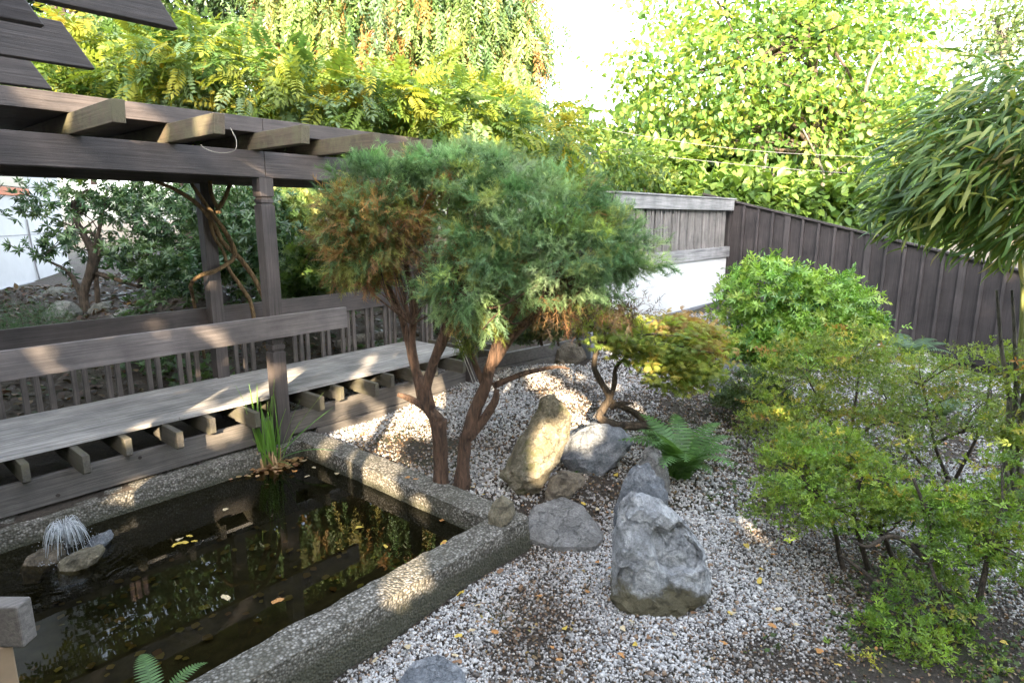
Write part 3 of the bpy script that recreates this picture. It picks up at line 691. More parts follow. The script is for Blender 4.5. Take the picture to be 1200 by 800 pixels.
bed = [(60, 345, 34, 16, 'rounded grey green rock below the white building wall'), (64, 366, 36, 24, 'large blue grey rock at the foot of the crooked shrub'), (112, 362, 22, 14, 'dark rock right of the crooked shrub trunk'), (140, 372, 30, 18, 'long dark stone behind the back railing'), (36, 352, 14, 10, 'small brown rock left in the shaded bed')]
for k, (x, y, w_, h_, lab) in enumerate(bed):
    zz = .5
    for _ in range(6): pp = P(x, y + h_ * .5, zz); zz = float(gz(pp[0], pp[1]))
    rock_px('bed_rock', [(x - w_ * .5, y + h_ * .5), (x - w_ * .45, y), (x - w_ * .15, y - h_ * .5), (x + w_ * .3, y - h_ * .45), (x + w_ * .5, y + h_ * .1), (x + w_ * .4, y + h_ * .5)], zz - .05, .5, S_moss, lab, 30 + k, sub=3, group='rocks in the shaded bed')
rock_px('low_rock', [(648, 424), (652, 410), (664, 402), (682, 406), (690, 420), (672, 428)], .42, .3, S_brown, 'reddish brown rock under the maple beside the walkway end', 40)

# ------------------------------------------------------------------ gravel (uncountable stones)
def pebbles(seed, n, smin, smax, region, far):
    rng = np.random.default_rng(seed)
    x = rng.uniform(region[0], region[1], n); y = rng.uniform(region[2], region[3], n)
    f = x * cs + y * sn; r = x * sn - y * cs
    ok = (f > .9) & (np.abs(r) < f * .93 + .5)
    ok &= ~((x < PX1 + CW + .01) & (y > PY0 - CW + .01) & (y < 7)); ok &= ~((y > 6.9)); ok &= ~((y > 4.55) & (x > 6.9)); ok &= x < 12
    ok &= (f < far[1]) & (f > far[0])
    x, y, f = x[ok], y[ok], f[ok]
    pn = np.array([mnoise.fractal(Vector((a * .9, b * .9, 3)), 1, 2, 3) * .8 + mnoise.noise(Vector((a * 3.3, b * 3.3, 8))) * .5 for a, b in zip(x, y)])
    # leaf litter and bare earth: under the juniper, round the rocks, under the azaleas
    def blob(cx, cy_, rad): return np.exp(-((x - cx) ** 2 + (y - cy_) ** 2) / rad ** 2)
    bare = blob(2.75, 2.05, .3) * .5 + blob(2.35, 1.75, .25) * .45 + blob(3.2, .95, .25) * .5 + blob(3.55, .25, .4) * .9 + blob(2.6, 1.2, .22) * .5 + blob(3.6, 4.3, .55) * .9 + blob(3.4, 2.75, .35) * .8 + blob(4.3, 2.7, .5) * .7 + blob(4.45, .45, .5) * 1.0 + blob(4.0, -.1, .45) * .9 + blob(5.8, 1.5, .6) * .6 + blob(3.3, .55, .3) * .5 + blob(7, 2.8, .7) * .8
    sparse = np.clip((r_of(x, y) - 2.3) / 1.2, 0, .75)
    p = 1.0 - np.clip(bare * .85 + np.maximum(0, pn) * .9 + sparse * .55, 0, .96)
    k = rng.random(len(x)) < p; x, y, pn, bare = x[k], y[k], pn[k], bare[k]; n = len(x)
    s = rng.uniform(smin, smax, n) * np.where(rng.random(n) < .05, 1.6, 1)
    z = gz(x, y) + np.array([mnoise.noise(Vector((a * 1.7, b * 1.7, 0))) * .02 for a, b in zip(x, y)]) + s * rng.uniform(.05, .45, n)
    base = np.array([(-1, -1, -1), (1, -1, -1), (1, 1, -1), (-1, 1, -1), (-1, -1, 1), (1, -1, 1), (1, 1, 1), (-1, 1, 1)], float)
    V = base[None] * (1 + rng.uniform(-.5, .25, (n, 8, 3))); V[:, :4, :2] *= .8; V[:, 4:, :2] *= rng.uniform(.45, .95, (n, 1, 1))
    V *= np.stack([rng.uniform(.7, 1.2, n), rng.uniform(.5, .9, n), rng.uniform(.35, .7, n)], 1)[:, None] * .5
    a = rng.uniform(0, 6.28, n); t = rng.normal(0, .35, n)
    V = np.stack([V[..., 0] * np.cos(t)[:, None] - V[..., 2] * np.sin(t)[:, None], V[..., 1], V[..., 0] * np.sin(t)[:, None] + V[..., 2] * np.cos(t)[:, None]], -1)
    V = np.stack([V[..., 0] * np.cos(a)[:, None] - V[..., 1] * np.sin(a)[:, None], V[..., 0] * np.sin(a)[:, None] + V[..., 1] * np.cos(a)[:, None], V[..., 2]], -1)
    V = V * s[:, None, None] + np.stack([x, y, z], 1)[:, None]
    F0 = np.array([(0, 3, 2, 1), (4, 5, 6, 7), (0, 1, 5, 4), (1, 2, 6, 5), (2, 3, 7, 6), (3, 0, 4, 7)])
    F = (F0[None] + (np.arange(n) * 8)[:, None, None]).reshape(-1, 4)
    u = rng.random(n); dirt = np.clip(bare + np.maximum(0, pn) * 1.2, 0, 1)
    col = np.where((u < .64 - .4 * dirt)[:, None], np.array([.60, .585, .57]) * rng.uniform(.7, 1.12, (n, 1)), np.where((u < .84 - .2 * dirt)[:, None], np.array([.30, .295, .29]) * rng.uniform(.6, 1.3, (n, 1)), np.where((u < .94)[:, None], np.array([.30, .21, .14]) * rng.uniform(.4, 1.3, (n, 1)), np.array([.12, .105, .095]))))
    col = col * (1 - .45 * dirt[:, None] * np.array([.8, .95, 1.1]))
    return V.reshape(-1, 3), F, np.repeat(np.clip(col, 0, .8), 8, 0)
def r_of(x, y): return x * sn - y * cs
parts = [pebbles(1, 620000, .010, .025, (1, 8, -2.5, 6.9), (0, 4.6)), pebbles(2, 260000, .017, .034, (2, 12, -2, 6.9), (4.4, 10.5))]
Vg = np.concatenate([p[0] for p in parts]); Fg = np.concatenate([parts[0][1], parts[1][1] + len(parts[0][0])]); Cg = np.concatenate([p[2] for p in parts])
g = np_mesh('gravel', Vg, Fg, Cg, M['pebble']); tag(g, 'pale crushed stone gravel mixed with dark earth round the rocks', 'gravel', kind='stuff')

# ------------------------------------------------------------------ juniper
JB = P(530, 571, .24); JD = float(JB.dot(Fv))
jun = thing('juniper_tree', JB, 'pruned juniper with two reddish trunks and a blue green cloud crown beside the pond', 'tree')
def chain(pts, dd=0.0): return [D(p[0], p[1], JD + dd + (p[2] if len(p) > 2 else 0)) for p in pts]
mb = MB()
mb.tube(chain([(517, 572), (517, 545), (515, 510), (513, 492)]), [.075, .06, .062, .07], 12, 4, .25)
mb.tube(chain([(513, 494), (497, 470), (489, 440, .05), (482, 400, .1), (486, 360, .1), (478, 320, .1), (470, 280, .1)]), [.055, .045, .038, .034, .028, .022, .014], 10, 4, .25)
mb.tube(chain([(505, 478), (500, 455), (508, 425, -.05), (520, 395, -.1), (528, 360, -.1), (536, 310, -.1), (548, 250, 0)]), [.05, .042, .04, .045, .044, .03, .016], 10, 4, .3)
mb.tube(chain([(497, 456), (484, 425, .1), (476, 390, .2), (462, 350, .2), (440, 310, .1)]), [.04, .034, .03, .026, .015], 8, 4, .2)
mb.build('trunk', M['bark_red'], jun, smooth=True)
mb = MB()
mb.tube(chain([(541, 574), (543, 545), (546, 515), (556, 482), (568, 455), (576, 425), (585, 395)]), [.072, .055, .05, .052, .052, .046, .04], 12, 4, .28)
mb.tube(chain([(548, 512), (566, 492), (580, 470, -.05), (582, 456, -.05)]), [.05, .042, .034, .02], 8, 4, .2)
mb.tube(chain([(576, 428), (600, 395), (632, 362, .05), (650, 335, .05), (690, 320, .1)]), [.045, .036, .03, .024, .014], 9, 4, .25)
mb.tube(chain([(584, 400), (580, 360, .05), (592, 310, .1), (600, 250, .1)]), [.05, .04, .03, .015], 9, 4, .25)
mb.tube(chain([(568, 455), (556, 425), (545, 395, -.1)]), [.03, .024, .012], 7, 4, .2)
mb.tube(chain([(578, 452), (612, 438), (650, 430, .1), (668, 432, .1)]), [.03, .022, .014, .006], 7, 4, .2)
mb.tube(chain([(500, 478), (478, 466, -.05), (466, 462, -.05)]), [.035, .026, .018], 7, 4, .2)
mb.build('trunk', M['bark_red'], jun, smooth=True)
GJ = [(.17, .285, .125, 3), (.24, .36, .18, 3), (.11, .20, .08, 2), (.33, .39, .12, 1.2), (.33, .22, .08, .1)]
je = [ell(655, 300, JD + .05, 94, 50, .62, 1.2), ell(698, 282, JD + .1, 54, 38, .5), ell(622, 245, JD + .15, 88, 44, .6), ell(560, 206, JD + .3, 62, 26, .5), ell(445, 222, JD + .2, 48, 30, .4), ell(515, 203, JD + .35, 42, 20, .4), ell(555, 335, JD - .25, 50, 40, .4, 1.2), ell(585, 290, JD - .2, 50, 34, .4)]
spr = [(lambda t: (t[0], t[1], np.clip(.55 + .85 * t[0][:, 1] + .3 * np.abs(t[0][:, 0]), .5, 1.6)))(T_spray(i, 16)) for i in range(8)]
cl = cloud(11, je, 760, 24, .05, .12, GJ, outw=.75, rnd=1.0, droop=.05, shell=.86, flat=.5, jit=.3, rj=.17)
foliage('crown', spr, cl, M['needle'], jun)
OJ = [(.33, .20, .07, 3), (.24, .14, .06, 1.5), (.24, .24, .07, 2.5), (.13, .20, .08, 3)]
oe = [ell(425, 285, JD + .1, 42, 50, .35), ell(455, 262, JD + .05, 40, 40, .35), ell(415, 255, JD + .1, 30, 30, .3), ell(530, 235, JD - .05, 34, 20, .2, .3)]
cl2 = cloud(12, oe, 210, 16, .06, .15, OJ, outw=.8, rnd=1.0, droop=.15, shell=.6, jit=.3)
foliage('browned_foliage', spr, cl2, M['needle'], jun)['label'] = 'browned orange foliage'
de = [ell(690, 362, JD + .05, 70, 12, .45), ell(640, 350, JD, 60, 20, .4), ell(500, 315, JD + .05, 36, 40, .3), ell(575, 300, JD + .1, 60, 40, .4, .5)]
cl3 = cloud(13, de, 110, 16, .08, .15, [(.14, .075, .04, 2), (.22, .13, .06, 1), (.06, .045, .03, 2)], outw=.5, rnd=1.2, droop=.25, shell=.2)
foliage('dead_twigs', [T_spray(20 + i, 7) for i in range(4)], cl3, M['needle'], jun)['label'] = 'dead brown twigs under the crown'
rg = np.random.default_rng(3); tw = MB()
for st, sub in (((585, 395), cl[5]), ((632, 362), cl[5]), ((530, 340), cl[5]), ((482, 380), np.concatenate([cl2[5], cl[5][:200]])), ((650, 338), cl[5])):
    s0 = D(st[0], st[1], JD); near = sub[np.linalg.norm(sub - s0, axis=1) < .95]
    if len(near):
        t = limbs(rg, s0, near, 12, .009, .003)
        for v_ in t.v: tw.v.append(v_)
        for f_ in t.f: tw.f.append([i + tw.n for i in f_])
        tw.n += t.n
tw.build('twigs', M['bark_red'], jun, smooth=True)
cl4 = cloud(14, [ell(548, 396, JD - .1, 16, 22, .12), ell(570, 385, JD - .15, 26, 22, .15)], 26, 14, .04, .09, [(.2, .24, .05), (.09, .15, .05)], shell=.2)
foliage('low_foliage', spr, cl4, M['needle'], jun)

# ------------------------------------------------------------------ wisteria on the pergola
wis = thing('wisteria', (2.97, 6.75, .5), 'yellowing wisteria sprawling over the pergola roof on twisted tan stems', 'climber')
mb = MB()
def wp(x, y, Y): return pY(x, y, Y)
mb.tube([wp(322, 410, 6.62), wp(314, 365, 6.58), wp(300, 330, 6.50), wp(283, 305, 6.48), wp(262, 285, 6.52), wp(250, 262, 6.50), wp(232, 240, 6.48), wp(205, 222, 6.45), wp(180, 212, 6.4)], [.022, .024, .027, .026, .026, .024, .022, .02, .016], 8, 4, .2)
mb.tube([wp(240, 420, 6.9), wp(226, 348, 6.82), wp(224, 333, 6.62), wp(235, 323, 6.46), wp(255, 316, 6.46), wp(275, 300, 6.47), wp(268, 278, 6.5), wp(252, 255, 6.46), wp(238, 235, 6.44), wp(224, 215, 6.42)], [.016, .018, .02, .021, .022, .024, .024, .022, .02, .016], 8, 4, .35)
mb.tube([wp(300, 400, 6.62), wp(295, 358, 6.56), wp(282, 335, 6.5), wp(268, 315, 6.5), wp(262, 295, 6.52), wp(250, 275, 6.5), wp(243, 245, 6.5)], [.02, .022, .022, .02, .018, .018, .015], 8, 4, .2)
mb.tube([wp(252, 250, 6.5), wp(262, 235, 6.5), wp(270, 215, 6.48)], [.024, .022, .02], 8, 4, .1)
mb.tube([wp(258, 250, 6.5), wp(248, 228, 6.5), wp(246, 212, 6.48)], [.022, .02, .02], 8, 4, .1)
mb.tube([wp(310, 405, 6.6), wp(322, 420, 6.55), wp(312, 440, 6.5), wp(314, 462, 6.5)], .018, 7, 4)
mb.build('stem', M['vine'], wis, smooth=True)
GW = [(.17, .25, .045, 3), (.26, .31, .05, 3), (.10, .19, .055, 3), (.42, .38, .06, 1.2), (.20, .30, .15, 2.5)]
we = [ell(150, 95, 6.9, 95, 42, .8), ell(230, 100, 7.0, 110, 48, .9), ell(330, 120, 7.3, 110, 45, 1.0), ell(430, 140, 7.6, 100, 42, 1.0), ell(520, 150, 8.0, 90, 45, 1.0), ell(600, 165, 8.4, 70, 45, .9), ell(120, 70, 7.4, 80, 40, .7), ell(60, 120, 6.6, 110, 30, .6)]
def keepw(pos): return (pos[:, 2] > 3.24) | (pos[:, 0] > 5.3) | (pos[:, 1] > 7.1)
clw = cloud(21, we, 620, 9, .13, .30, GW, outw=.7, rnd=.8, droop=.35, shell=.62, jit=.2, bias=-Fv * .3, keep=keepw)
foliage('foliage', [T_pinnate(6), T_pinnate(5), T_pinnate(7)], clw, M['thin_leaf'], wis)
mb = MB(); rg = np.random.default_rng(8)
for k in range(16):
    c = clw[0][rg.integers(len(clw[0]))]; mb.tube([c - Zv * .2, c + Zv * .25 + Rv * rg.uniform(-.2, .2), c + Zv * rg.uniform(.35, .6) + Rv * rg.uniform(-.5, .5)], [.006, .005, .002], 5, 4)
mb.build('tendril', M['vine'], wis)

# ------------------------------------------------------------------ background trees
def tree(name, base, label, crown_cl, tmpl, mat, trunk_pts, trunk_r, barkm, nl=14, lr=.05, cat='tree', group=None, limb_from=.5, crown_name='crown'):
    t = thing(name, base, label, cat, group)
    mb = MB(); mb.tube(trunk_pts, trunk_r, 10, 4, .15)
    rg = np.random.default_rng(len(label)); tp = np.asarray(trunk_pts)
    if nl:
        for k in range(nl):
            s0 = tp[rg.integers(max(1, int(len(tp) * limb_from)), len(tp))]; near = crown_cl[5][rg.integers(len(crown_cl[5]))]
            mid = (s0 + near) / 2 + rg.normal(size=3) * .08 * np.linalg.norm(near - s0); mb.tube([s0, mid, near], [lr, lr * .6, lr * .2], 6, 3)
    mb.build('trunk', barkm, t, smooth=True)
    foliage(crown_name, tmpl, crown_cl, mat, t); return t
def up(px, py, d, zs): b = D(px, py, d); return [np.array([b[0] + .1 * math.sin(z), b[1] + .1 * math.cos(z * 1.3), z]) for z in zs]
# weeping cypress
CYP = [(.12, .20, .065, 4), (.17, .24, .07, 3), (.34, .19, .06, 1.4), (.09, .16, .07, 2), (.28, .25, .08, 1)]
ce = [ell(470, 40, 14, 150, 75, 1.6), ell(380, 30, 14, 70, 65, 1.4), ell(560, 60, 14, 70, 60, 1.3), ell(440, -60, 14, 150, 90, 1.6), ell(560, -20, 14, 60, 80, 1.3), ell(590, 110, 13.8, 32, 30, .9)]
clc = cloud(31, ce, 1250, 7, .16, .75, CYP, outw=.22, rnd=.28, droop=1.1, shell=.75, flat=1.4, upz=.0, jit=.22, bias=-Fv * .1)
tree('weeping_cypress', up(400, 250, 14, [1])[0], 'huge weeping cypress with hanging green and orange sprays above the pergola', clc, [T_strand(i) for i in range(5)], M['leaf'], up(395, 60, 14.2, [1, 3, 5, 7, 9]), [.4, .36, .32, .25, .15], M['bark_brown'], 14, .08)
# dark tree top left
GD = [(.035, .07, .03, 3), (.05, .095, .035, 2), (.08, .13, .04, 1)]
cld = cloud(32, [ell(190, 15, 17, 150, 62, 2.4), ell(300, 25, 17.5, 60, 55, 2), ell(60, -5, 17, 110, 40, 2), ell(220, -60, 17, 200, 60, 2.4), ell(130, -230, 17, 260, 190, 3, .8), ell(420, -330, 20, 200, 160, 3, .5)], 1900, 18, .3, .22, GD, shell=.3)  # highest crown masses, above the view, added to darken the pond's reflection
tree('evergreen_tree', up(215, 230, 17.5, [.8])[0], 'dark dense evergreen tree behind the wisteria at upper left', cld, [T_oval(), T_diamond()], M['leaf'], up(215, 230, 17.5, [.8, 2.5, 4.5, 7]), [.3, .25, .2, .12], M['bark_brown'])
# yellow green hazel behind the fence
GY = [(.16, .28, .075, 4), (.25, .35, .085, 4), (.11, .21, .075, 2.5), (.36, .38, .10, 1.2)]
ye = [ell(870, 90, 15.5, 130, 75, 2.0), ell(960, 60, 15.5, 120, 80, 2.0), ell(800, 120, 15, 75, 55, 1.4), ell(930, 150, 14.8, 130, 60, 1.6), ell(860, 0, 16, 110, 55, 1.6), ell(1010, 10, 16, 90, 50, 1.6), ell(1030, 130, 15, 60, 60, 1.3), ell(760, 70, 15.2, 50, 35, .9, .7)]
cly = cloud(33, ye, 1500, 12, .26, .165, GY, outw=.5, rnd=.9, droop=.35, shell=.35, jit=.22)
base = D(950, 262, 15)
t = tree('hazel_tree', (base[0], base[1], .9), 'bright yellow green broadleaf tree glowing behind the brown fence', cly, [T_oval(.7, .05, .1), T_oval(.62, .08, .15)], M['hazel'], [np.array([base[0], base[1], .9])] + [D(955, y, 15) for y in (230, 180, 120, 40)], [.14, .13, .11, .08, .04], M['bark_brown'], 46, .05)
mb = MB()
for pts in ([(908, 255), (908, 225), (905, 195)], [(965, 255), (960, 225), (972, 205), (995, 190)], [(955, 250), (965, 215), (960, 190), (940, 150)], [(1012, 120), (1020, 85), (1040, 50)], [(895, 250), (893, 215), (898, 180)]):
    mb.tube([D(x, y, 13.7) for x, y in pts], [.05, .04, .03, .02][:len(pts)], 7, 4)
mb.build('trunk', M['bark_grey'], t, smooth=True)
# dark understory shrub behind fence
clu = cloud(34, [ell(850, 232, 13.9, 110, 26, .7), ell(960, 242, 13.9, 90, 28, .7), ell(760, 205, 14.5, 60, 30, .7), ell(1060, 240, 14, 80, 40, .7)], 900, 12, .24, .26, [(.10, .18, .045, 3), (.16, .26, .05, 3), (.22, .32, .06, 2)], shell=.2)
base = D(900, 300, 14)
tree('laurel_hedge', (base[0], base[1], .8), 'dark green laurel undergrowth rising just above the brown fence', clu, [T_oval(.5)], M['leaf'], [np.array([base[0], base[1], .8]), D(900, 250, 14), D(900, 225, 14)], [.08, .06, .03], M['bark_brown'], 8, .03, 'hedge', crown_name='foliage')
clk = cloud(38, [ell(800, 190, 20, 150, 50, 1.5), ell(950, 190, 20, 150, 60, 1.5), ell(1090, 190, 20, 110, 70, 1.5)], 700, 12, .4, .42, [(.13, .22, .05, 3), (.09, .16, .045, 3), (.2, .28, .06, 1)], shell=.1)
base = D(930, 262, 20)
tree('lime_tree', (base[0], base[1], .9), 'soft green broad tree mass behind the yellow green tree', clk, [T_oval(.7)], M['hazel'], [np.array([base[0], base[1], .9]), D(930, 200, 20), D(935, 150, 20)], [.2, .18, .08], M['bark_brown'], 8, .06)
# light shrub between
cls = cloud(35, [ell(690, 185, 11.5, 60, 30, .8), ell(735, 200, 12.5, 55, 28, .8), ell(650, 165, 11, 50, 36, .7), ell(590, 190, 10, 60, 32, .6), ell(640, 215, 9.5, 55, 30, .5), ell(500, 235, 12, 90, 30, .9), ell(440, 225, 12.5, 60, 26, .8), ell(560, 250, 11, 70, 30, .7)], 620, 13, .16, .13, [(.16, .24, .06, 3), (.24, .30, .06, 2), (.10, .18, .06, 2)], shell=.35)
base = D(660, 300, 11)
tree('mock_orange_shrub', (base[0], base[1], .8), 'loose light green shrub rising behind the juniper crown', cls, [T_oval(.5), T_diamond(.5)], M['thin_leaf'], [np.array([base[0], base[1], .8]), D(655, 240, 11), D(650, 190, 11)], [.06, .05, .02], M['bark_grey'], 14, .02, 'shrub', crown_name='foliage')
# pale far tree top right
clf = cloud(36, [ell(1165, 45, 24, 45, 32, 1.4), ell(1190, 20, 24, 40, 30, 1.2), ell(1135, 65, 24, 22, 18, .8), ell(1210, 60, 24, 40, 40, 1)], 150, 14, .4, .26, [(.13, .19, .08, 3), (.2, .22, .1, 1)], shell=.2)
base = D(1190, 262, 24)
tree('distant_tree', (base[0], base[1], .6), 'pale thin distant tree above the bamboo at upper right', clf, [T_diamond(.5)], M['thin_leaf'], [np.array([base[0], base[1], .6]), D(1185, 150, 24), D(1175, 60, 24), D(1168, 25, 24)], [.2, .17, .1, .04], M['bark_grey'], 14, .05)

# shrubs behind the walkway
GR = [(.055, .115, .045, 3), (.085, .15, .055, 3), (.12, .19, .08, 1.5), (.04, .08, .035, 2)]
wh = [T_whorl(9, .27, .5, i) for i in range(4)]
cb = cloud(41, [ell(60, 235, 12, 48, 20, .7), ell(80, 285, 12, 42, 30, .6), ell(120, 225, 12.4, 46, 24, .8, .5), ell(42, 290, 11.9, 18, 18, .4)], 66, 5, .12, .16, GR, outw=.7, shell=.4, droop=.1)
base = D(103, 368, 12)
t = tree('rhododendron_shrub', base, 'open crooked rhododendron with bare brown trunks before the white building', cb, wh, M['glossy_leaf'], [D(x, y, 12) for x, y in ((103, 372), (98, 345), (106, 318), (108, 295), (95, 270), (85, 245), (95, 228), (103, 222))], [.09, .085, .085, .075, .055, .045, .03, .02], M['bark_brown'], 10, .018, 'shrub', crown_name='foliage')
mb = MB()
for pts in ([(116, 372), (114, 345), (112, 315), (112, 290), (118, 262), (122, 240), (126, 220)], [(108, 318), (118, 290), (110, 275), (96, 268)], [(112, 320), (130, 325), (160, 335), (190, 340)], [(95, 345), (85, 325), (75, 315), (55, 305)], [(165, 335), (168, 305), (180, 292), (195, 296)], [(128, 312), (135, 300), (160, 305)]):
    mb.tube([D(x, y, 12.1) for x, y in pts], np.linspace(.06, .02, len(pts)), 7, 4, .2)
mb.build('trunk', M['bark_brown'], t, smooth=True)
cb2 = cloud(42, [ell(200, 245, 12.5, 75, 34, 1.0), ell(190, 300, 12, 60, 26, .8), ell(235, 320, 10.5, 50, 26, .7), ell(270, 250, 11.5, 60, 34, .9), ell(300, 300, 11, 60, 36, .9), ell(345, 305, 10.5, 55, 34, .8)], 560, 5, .16, .15, GR, outw=.8, shell=.6, droop=.1)
tree('rhododendron_hedge', D(260, 345, 11), 'mounded glossy rhododendrons crowding the bed behind the pergola posts', cb2, wh, M['glossy_leaf'], [D(x, y, 11.2) for x, y in ((255, 350), (250, 320), (240, 290))], [.08, .06, .03], M['bark_brown'], 10, .02, 'shrub', crown_name='foliage')
cb3 = cloud(43, [ell(335, 248, 13, 38, 34, 1.0), ell(318, 238, 13, 28, 26, .8)], 300, 8, .12, .11, [(.36, .38, .12, 3), (.22, .30, .08, 2), (.14, .22, .06, 1)], outw=.9, shell=.7)
tree('variegated_shrub', D(335, 285, 13), 'round cream and green variegated shrub right of the front post top', cb3, [T_whorl(6, .4, .3, 7)], M['leaf'], [D(335, y, 13) for y in (290, 270, 255)], [.05, .04, .02], M['bark_brown'], 6, .015, 'shrub', crown_name='foliage')
cb4 = cloud(44, [ell(385, 240, 16, 40, 16, 1), ell(400, 225, 17, 50, 18, 1.2)], 220, 10, .2, .2, [(.03, .06, .04), (.05, .09, .05)], shell=.4)
tree('yew_shrub', D(390, 258, 16), 'dark yew shrub above the pale sloping slab', cb4, [T_oval()], M['leaf'], [D(390, y, 16) for y in (265, 250, 240)], [.06, .05, .02], M['bark_brown'], 4, .02, 'shrub', crown_name='foliage')
cb5 = cloud(45, [ell(375, 300, 9.3, 34, 22, .6), ell(345, 330, 9.2, 40, 16, .5), ell(395, 320, 9, 30, 20, .5)], 300, 8, .1, .1, [(.10, .18, .05, 2), (.16, .24, .06, 1), (.06, .11, .04, 1)], shell=.4)
tree('skimmia_shrub', D(370, 335, 9.3), 'small bright green shrub behind the front rail end', cb5, [T_whorl(6, .4, .3, 9)], M['leaf'], [D(370, y, 9.3) for y in (345, 320, 305)], [.04, .03, .015], M['bark_brown'], 6, .01, 'shrub', crown_name='foliage')
cb6 = cloud(46, [ell(25, 368, 9.5, 40, 14, .5), ell(50, 376, 9, 30, 10, .4)], 260, 9, .07, .07, [(.05, .10, .05, 2), (.08, .14, .07, 2)], shell=.3)
tree('creeping_juniper', D(25, 380, 9.4), 'low spreading blue green shrub at the left end of the back railing', cb6, [T_spray(3, 9)], M['needle'], [D(25, y, 9.4) for y in (385, 378, 370)], [.03, .02, .01], M['bark_brown'], 4, .01, 'shrub', crown_name='foliage')
# pale slab with log edge behind
q = D(385, 268, 14.5)
rock('sloping_slab', [q + Rv * a + Fv * b + Zv * c for a, b, c in ((-.75, -.5, -.7), (.7, -.5, -.7), (.8, .9, -.7), (-.6, .9, -.7), (-.7, -.5, -.03), (.65, -.5, -.08), (.75, 1.2, .24), (-.5, 1.2, .2))], S_grey, 'pale sloping concrete slab behind the front rail end', 50, amp=.02, cat='slab')
mb = MB(); a = D(352, 272, 13.9); b = D(385, 278, 13.8); mb.tube([a, (a + b) / 2 + Zv * .01, b], [.10, .11, .10], 12, 3, .1)
o = mb.build('log_edging', M['bark_grey'], smooth=True); tag(o, 'short grey log edging along the foot of the sloping slab', 'log')
mb = MB(); a = pY(395, 404, 7.0); b = pY(462, 392, 7.05); mb.tube([a, (a + b) / 2 + Zv * .03, b], [.06, .07, .05], 10, 4, .3)
o = mb.build('fallen_log', M['bark_grey'], smooth=True); tag(o, 'weathered log lying behind the back railing balusters', 'log')
# brown boards standing far left behind wisteria
sc = thing('board_screen', D(80, 60, 13), 'reddish brown upright boards glimpsed behind the wisteria at upper left', 'fence')
for k, x in enumerate((66, 76, 87)):
    mb = MB(); c = D(x, 28 + 5 * k, 13); mb.obox(c - Zv * 1.2, Rv * .055, Fv * .02, Zv * 1.7); mb.build('board', plain('red_brown_board', (.12, .075, .06), .8), sc)

# ------------------------------------------------------------------ right side planting
def shrub(name, label, base, cl_, tm, mat, stems, bm_, cat='shrub', group=None, rad=.02, nl=16):
    t = thing(name, base, label, cat, group); mb = MB()
    for s in stems: mb.tube(s, np.linspace(rad, rad * .45, len(s)), 7, 4, .2)
    rg = np.random.default_rng(len(label)); tips = [s[-1] for s in stems]; mids = [s[len(s) // 2] for s in stems]
    for k in range(nl):
        tgt = cl_[5][rg.integers(len(cl_[5]))]; src = min(tips + mids, key=lambda q: np.linalg.norm(q - tgt)); mb.tube([src, (src + tgt) / 2 + rg.normal(size=3) * .04, tgt], [rad * .4, rad * .25, rad * .12], 5, 3)
    mb.build('trunk', bm_, t, smooth=True); foliage('foliage', tm, cl_, mat, t); return t
# big glossy rhododendron
RB = D(925, 440, 8.7)
cr_ = cloud(51, [ell(905, 352, 8.8, 60, 46, .7), ell(960, 362, 8.6, 56, 42, .65), ell(992, 382, 8.4, 30, 26, .45), ell(892, 395, 8.7, 38, 32, .5), ell(940, 398, 8.4, 46, 30, .45)], 900, 5, .075, .105, [(.19, .36, .06, 3), (.27, .45, .07, 3), (.11, .24, .055, 2), (.36, .50, .09, 1.5)], outw=.9, shell=.7, droop=-.15, rnd=.7)
shrub('rhododendron', 'rounded glossy bright green rhododendron in front of the brown fence', RB, cr_, [T_whorl(6 + i % 4, .27, .45, i + 20) if i % 3 else (T_sprig(i + 90, 9, .34)[0] * 1.4, T_sprig(i + 90, 9, .34)[1]) for i in range(8)], M['glossy_leaf'], [[D(925 + dx * .2, 448, 8.7), D(920 + dx * .6, 420, 8.7), D(915 + dx, 385, 8.7)] for dx in (-30, 0, 25, 50)], M['bark_brown'], rad=.035)
# azaleas
AZ = [(.22, .31, .05, 3), (.30, .38, .055, 3), (.15, .22, .05, 1.5), (.46, .42, .07, 1), (.42, .22, .06, .2)]
az = [T_whorl(4 + i % 3, .36, .4, i + 40) if i % 3 == 0 else (T_sprig(i + 40)[0] * 1.5, T_sprig(i + 40)[1]) for i in range(9)]
def azalea(label, base_px, dep, ells_, seed, n, stems, palette=AZ, size=.031, per=14, cr=.05, rad=.016, shell=.6):
    c = cloud(seed, ells_, n, per, cr, size, palette, outw=.45, rnd=.6, droop=-.45, shell=shell, flat=.28, jit=.28)
    b = D(base_px[0], base_px[1], dep); b[2] = float(gz(b[0], b[1]))
    return shrub('azalea', label, b, c, az, M['leaf'], [[D(x, y, dep + dd) for x, y, dd in s] for s in stems], M['bark_brown'], 'shrub', 'azaleas on the right', rad, 44)
azalea('layered olive green azalea standing before the glossy rhododendron', (985, 520), 6.0, [ell(950, 420, 6.3, 60, 30, .4), ell(1000, 405, 6.5, 55, 26, .4), ell(930, 465, 6.0, 50, 30, .4), ell(1000, 460, 6.0, 60, 34, .45), ell(955, 500, 5.8, 55, 24, .4), ell(1040, 430, 6.3, 40, 26, .3), ell(905, 500, 5.7, 40, 24, .3), ell(1030, 500, 5.7, 46, 24, .35)], 61, 620, [[(985, 530, 0), (975, 500, 0), (960, 470, 0), (945, 440, .1)], [(990, 530, 0), (1000, 490, 0), (1005, 450, .1), (1010, 420, .2)], [(985, 525, 0), (1020, 500, -.1), (1040, 470, 0)]], size=.033, cr=.06, per=13)
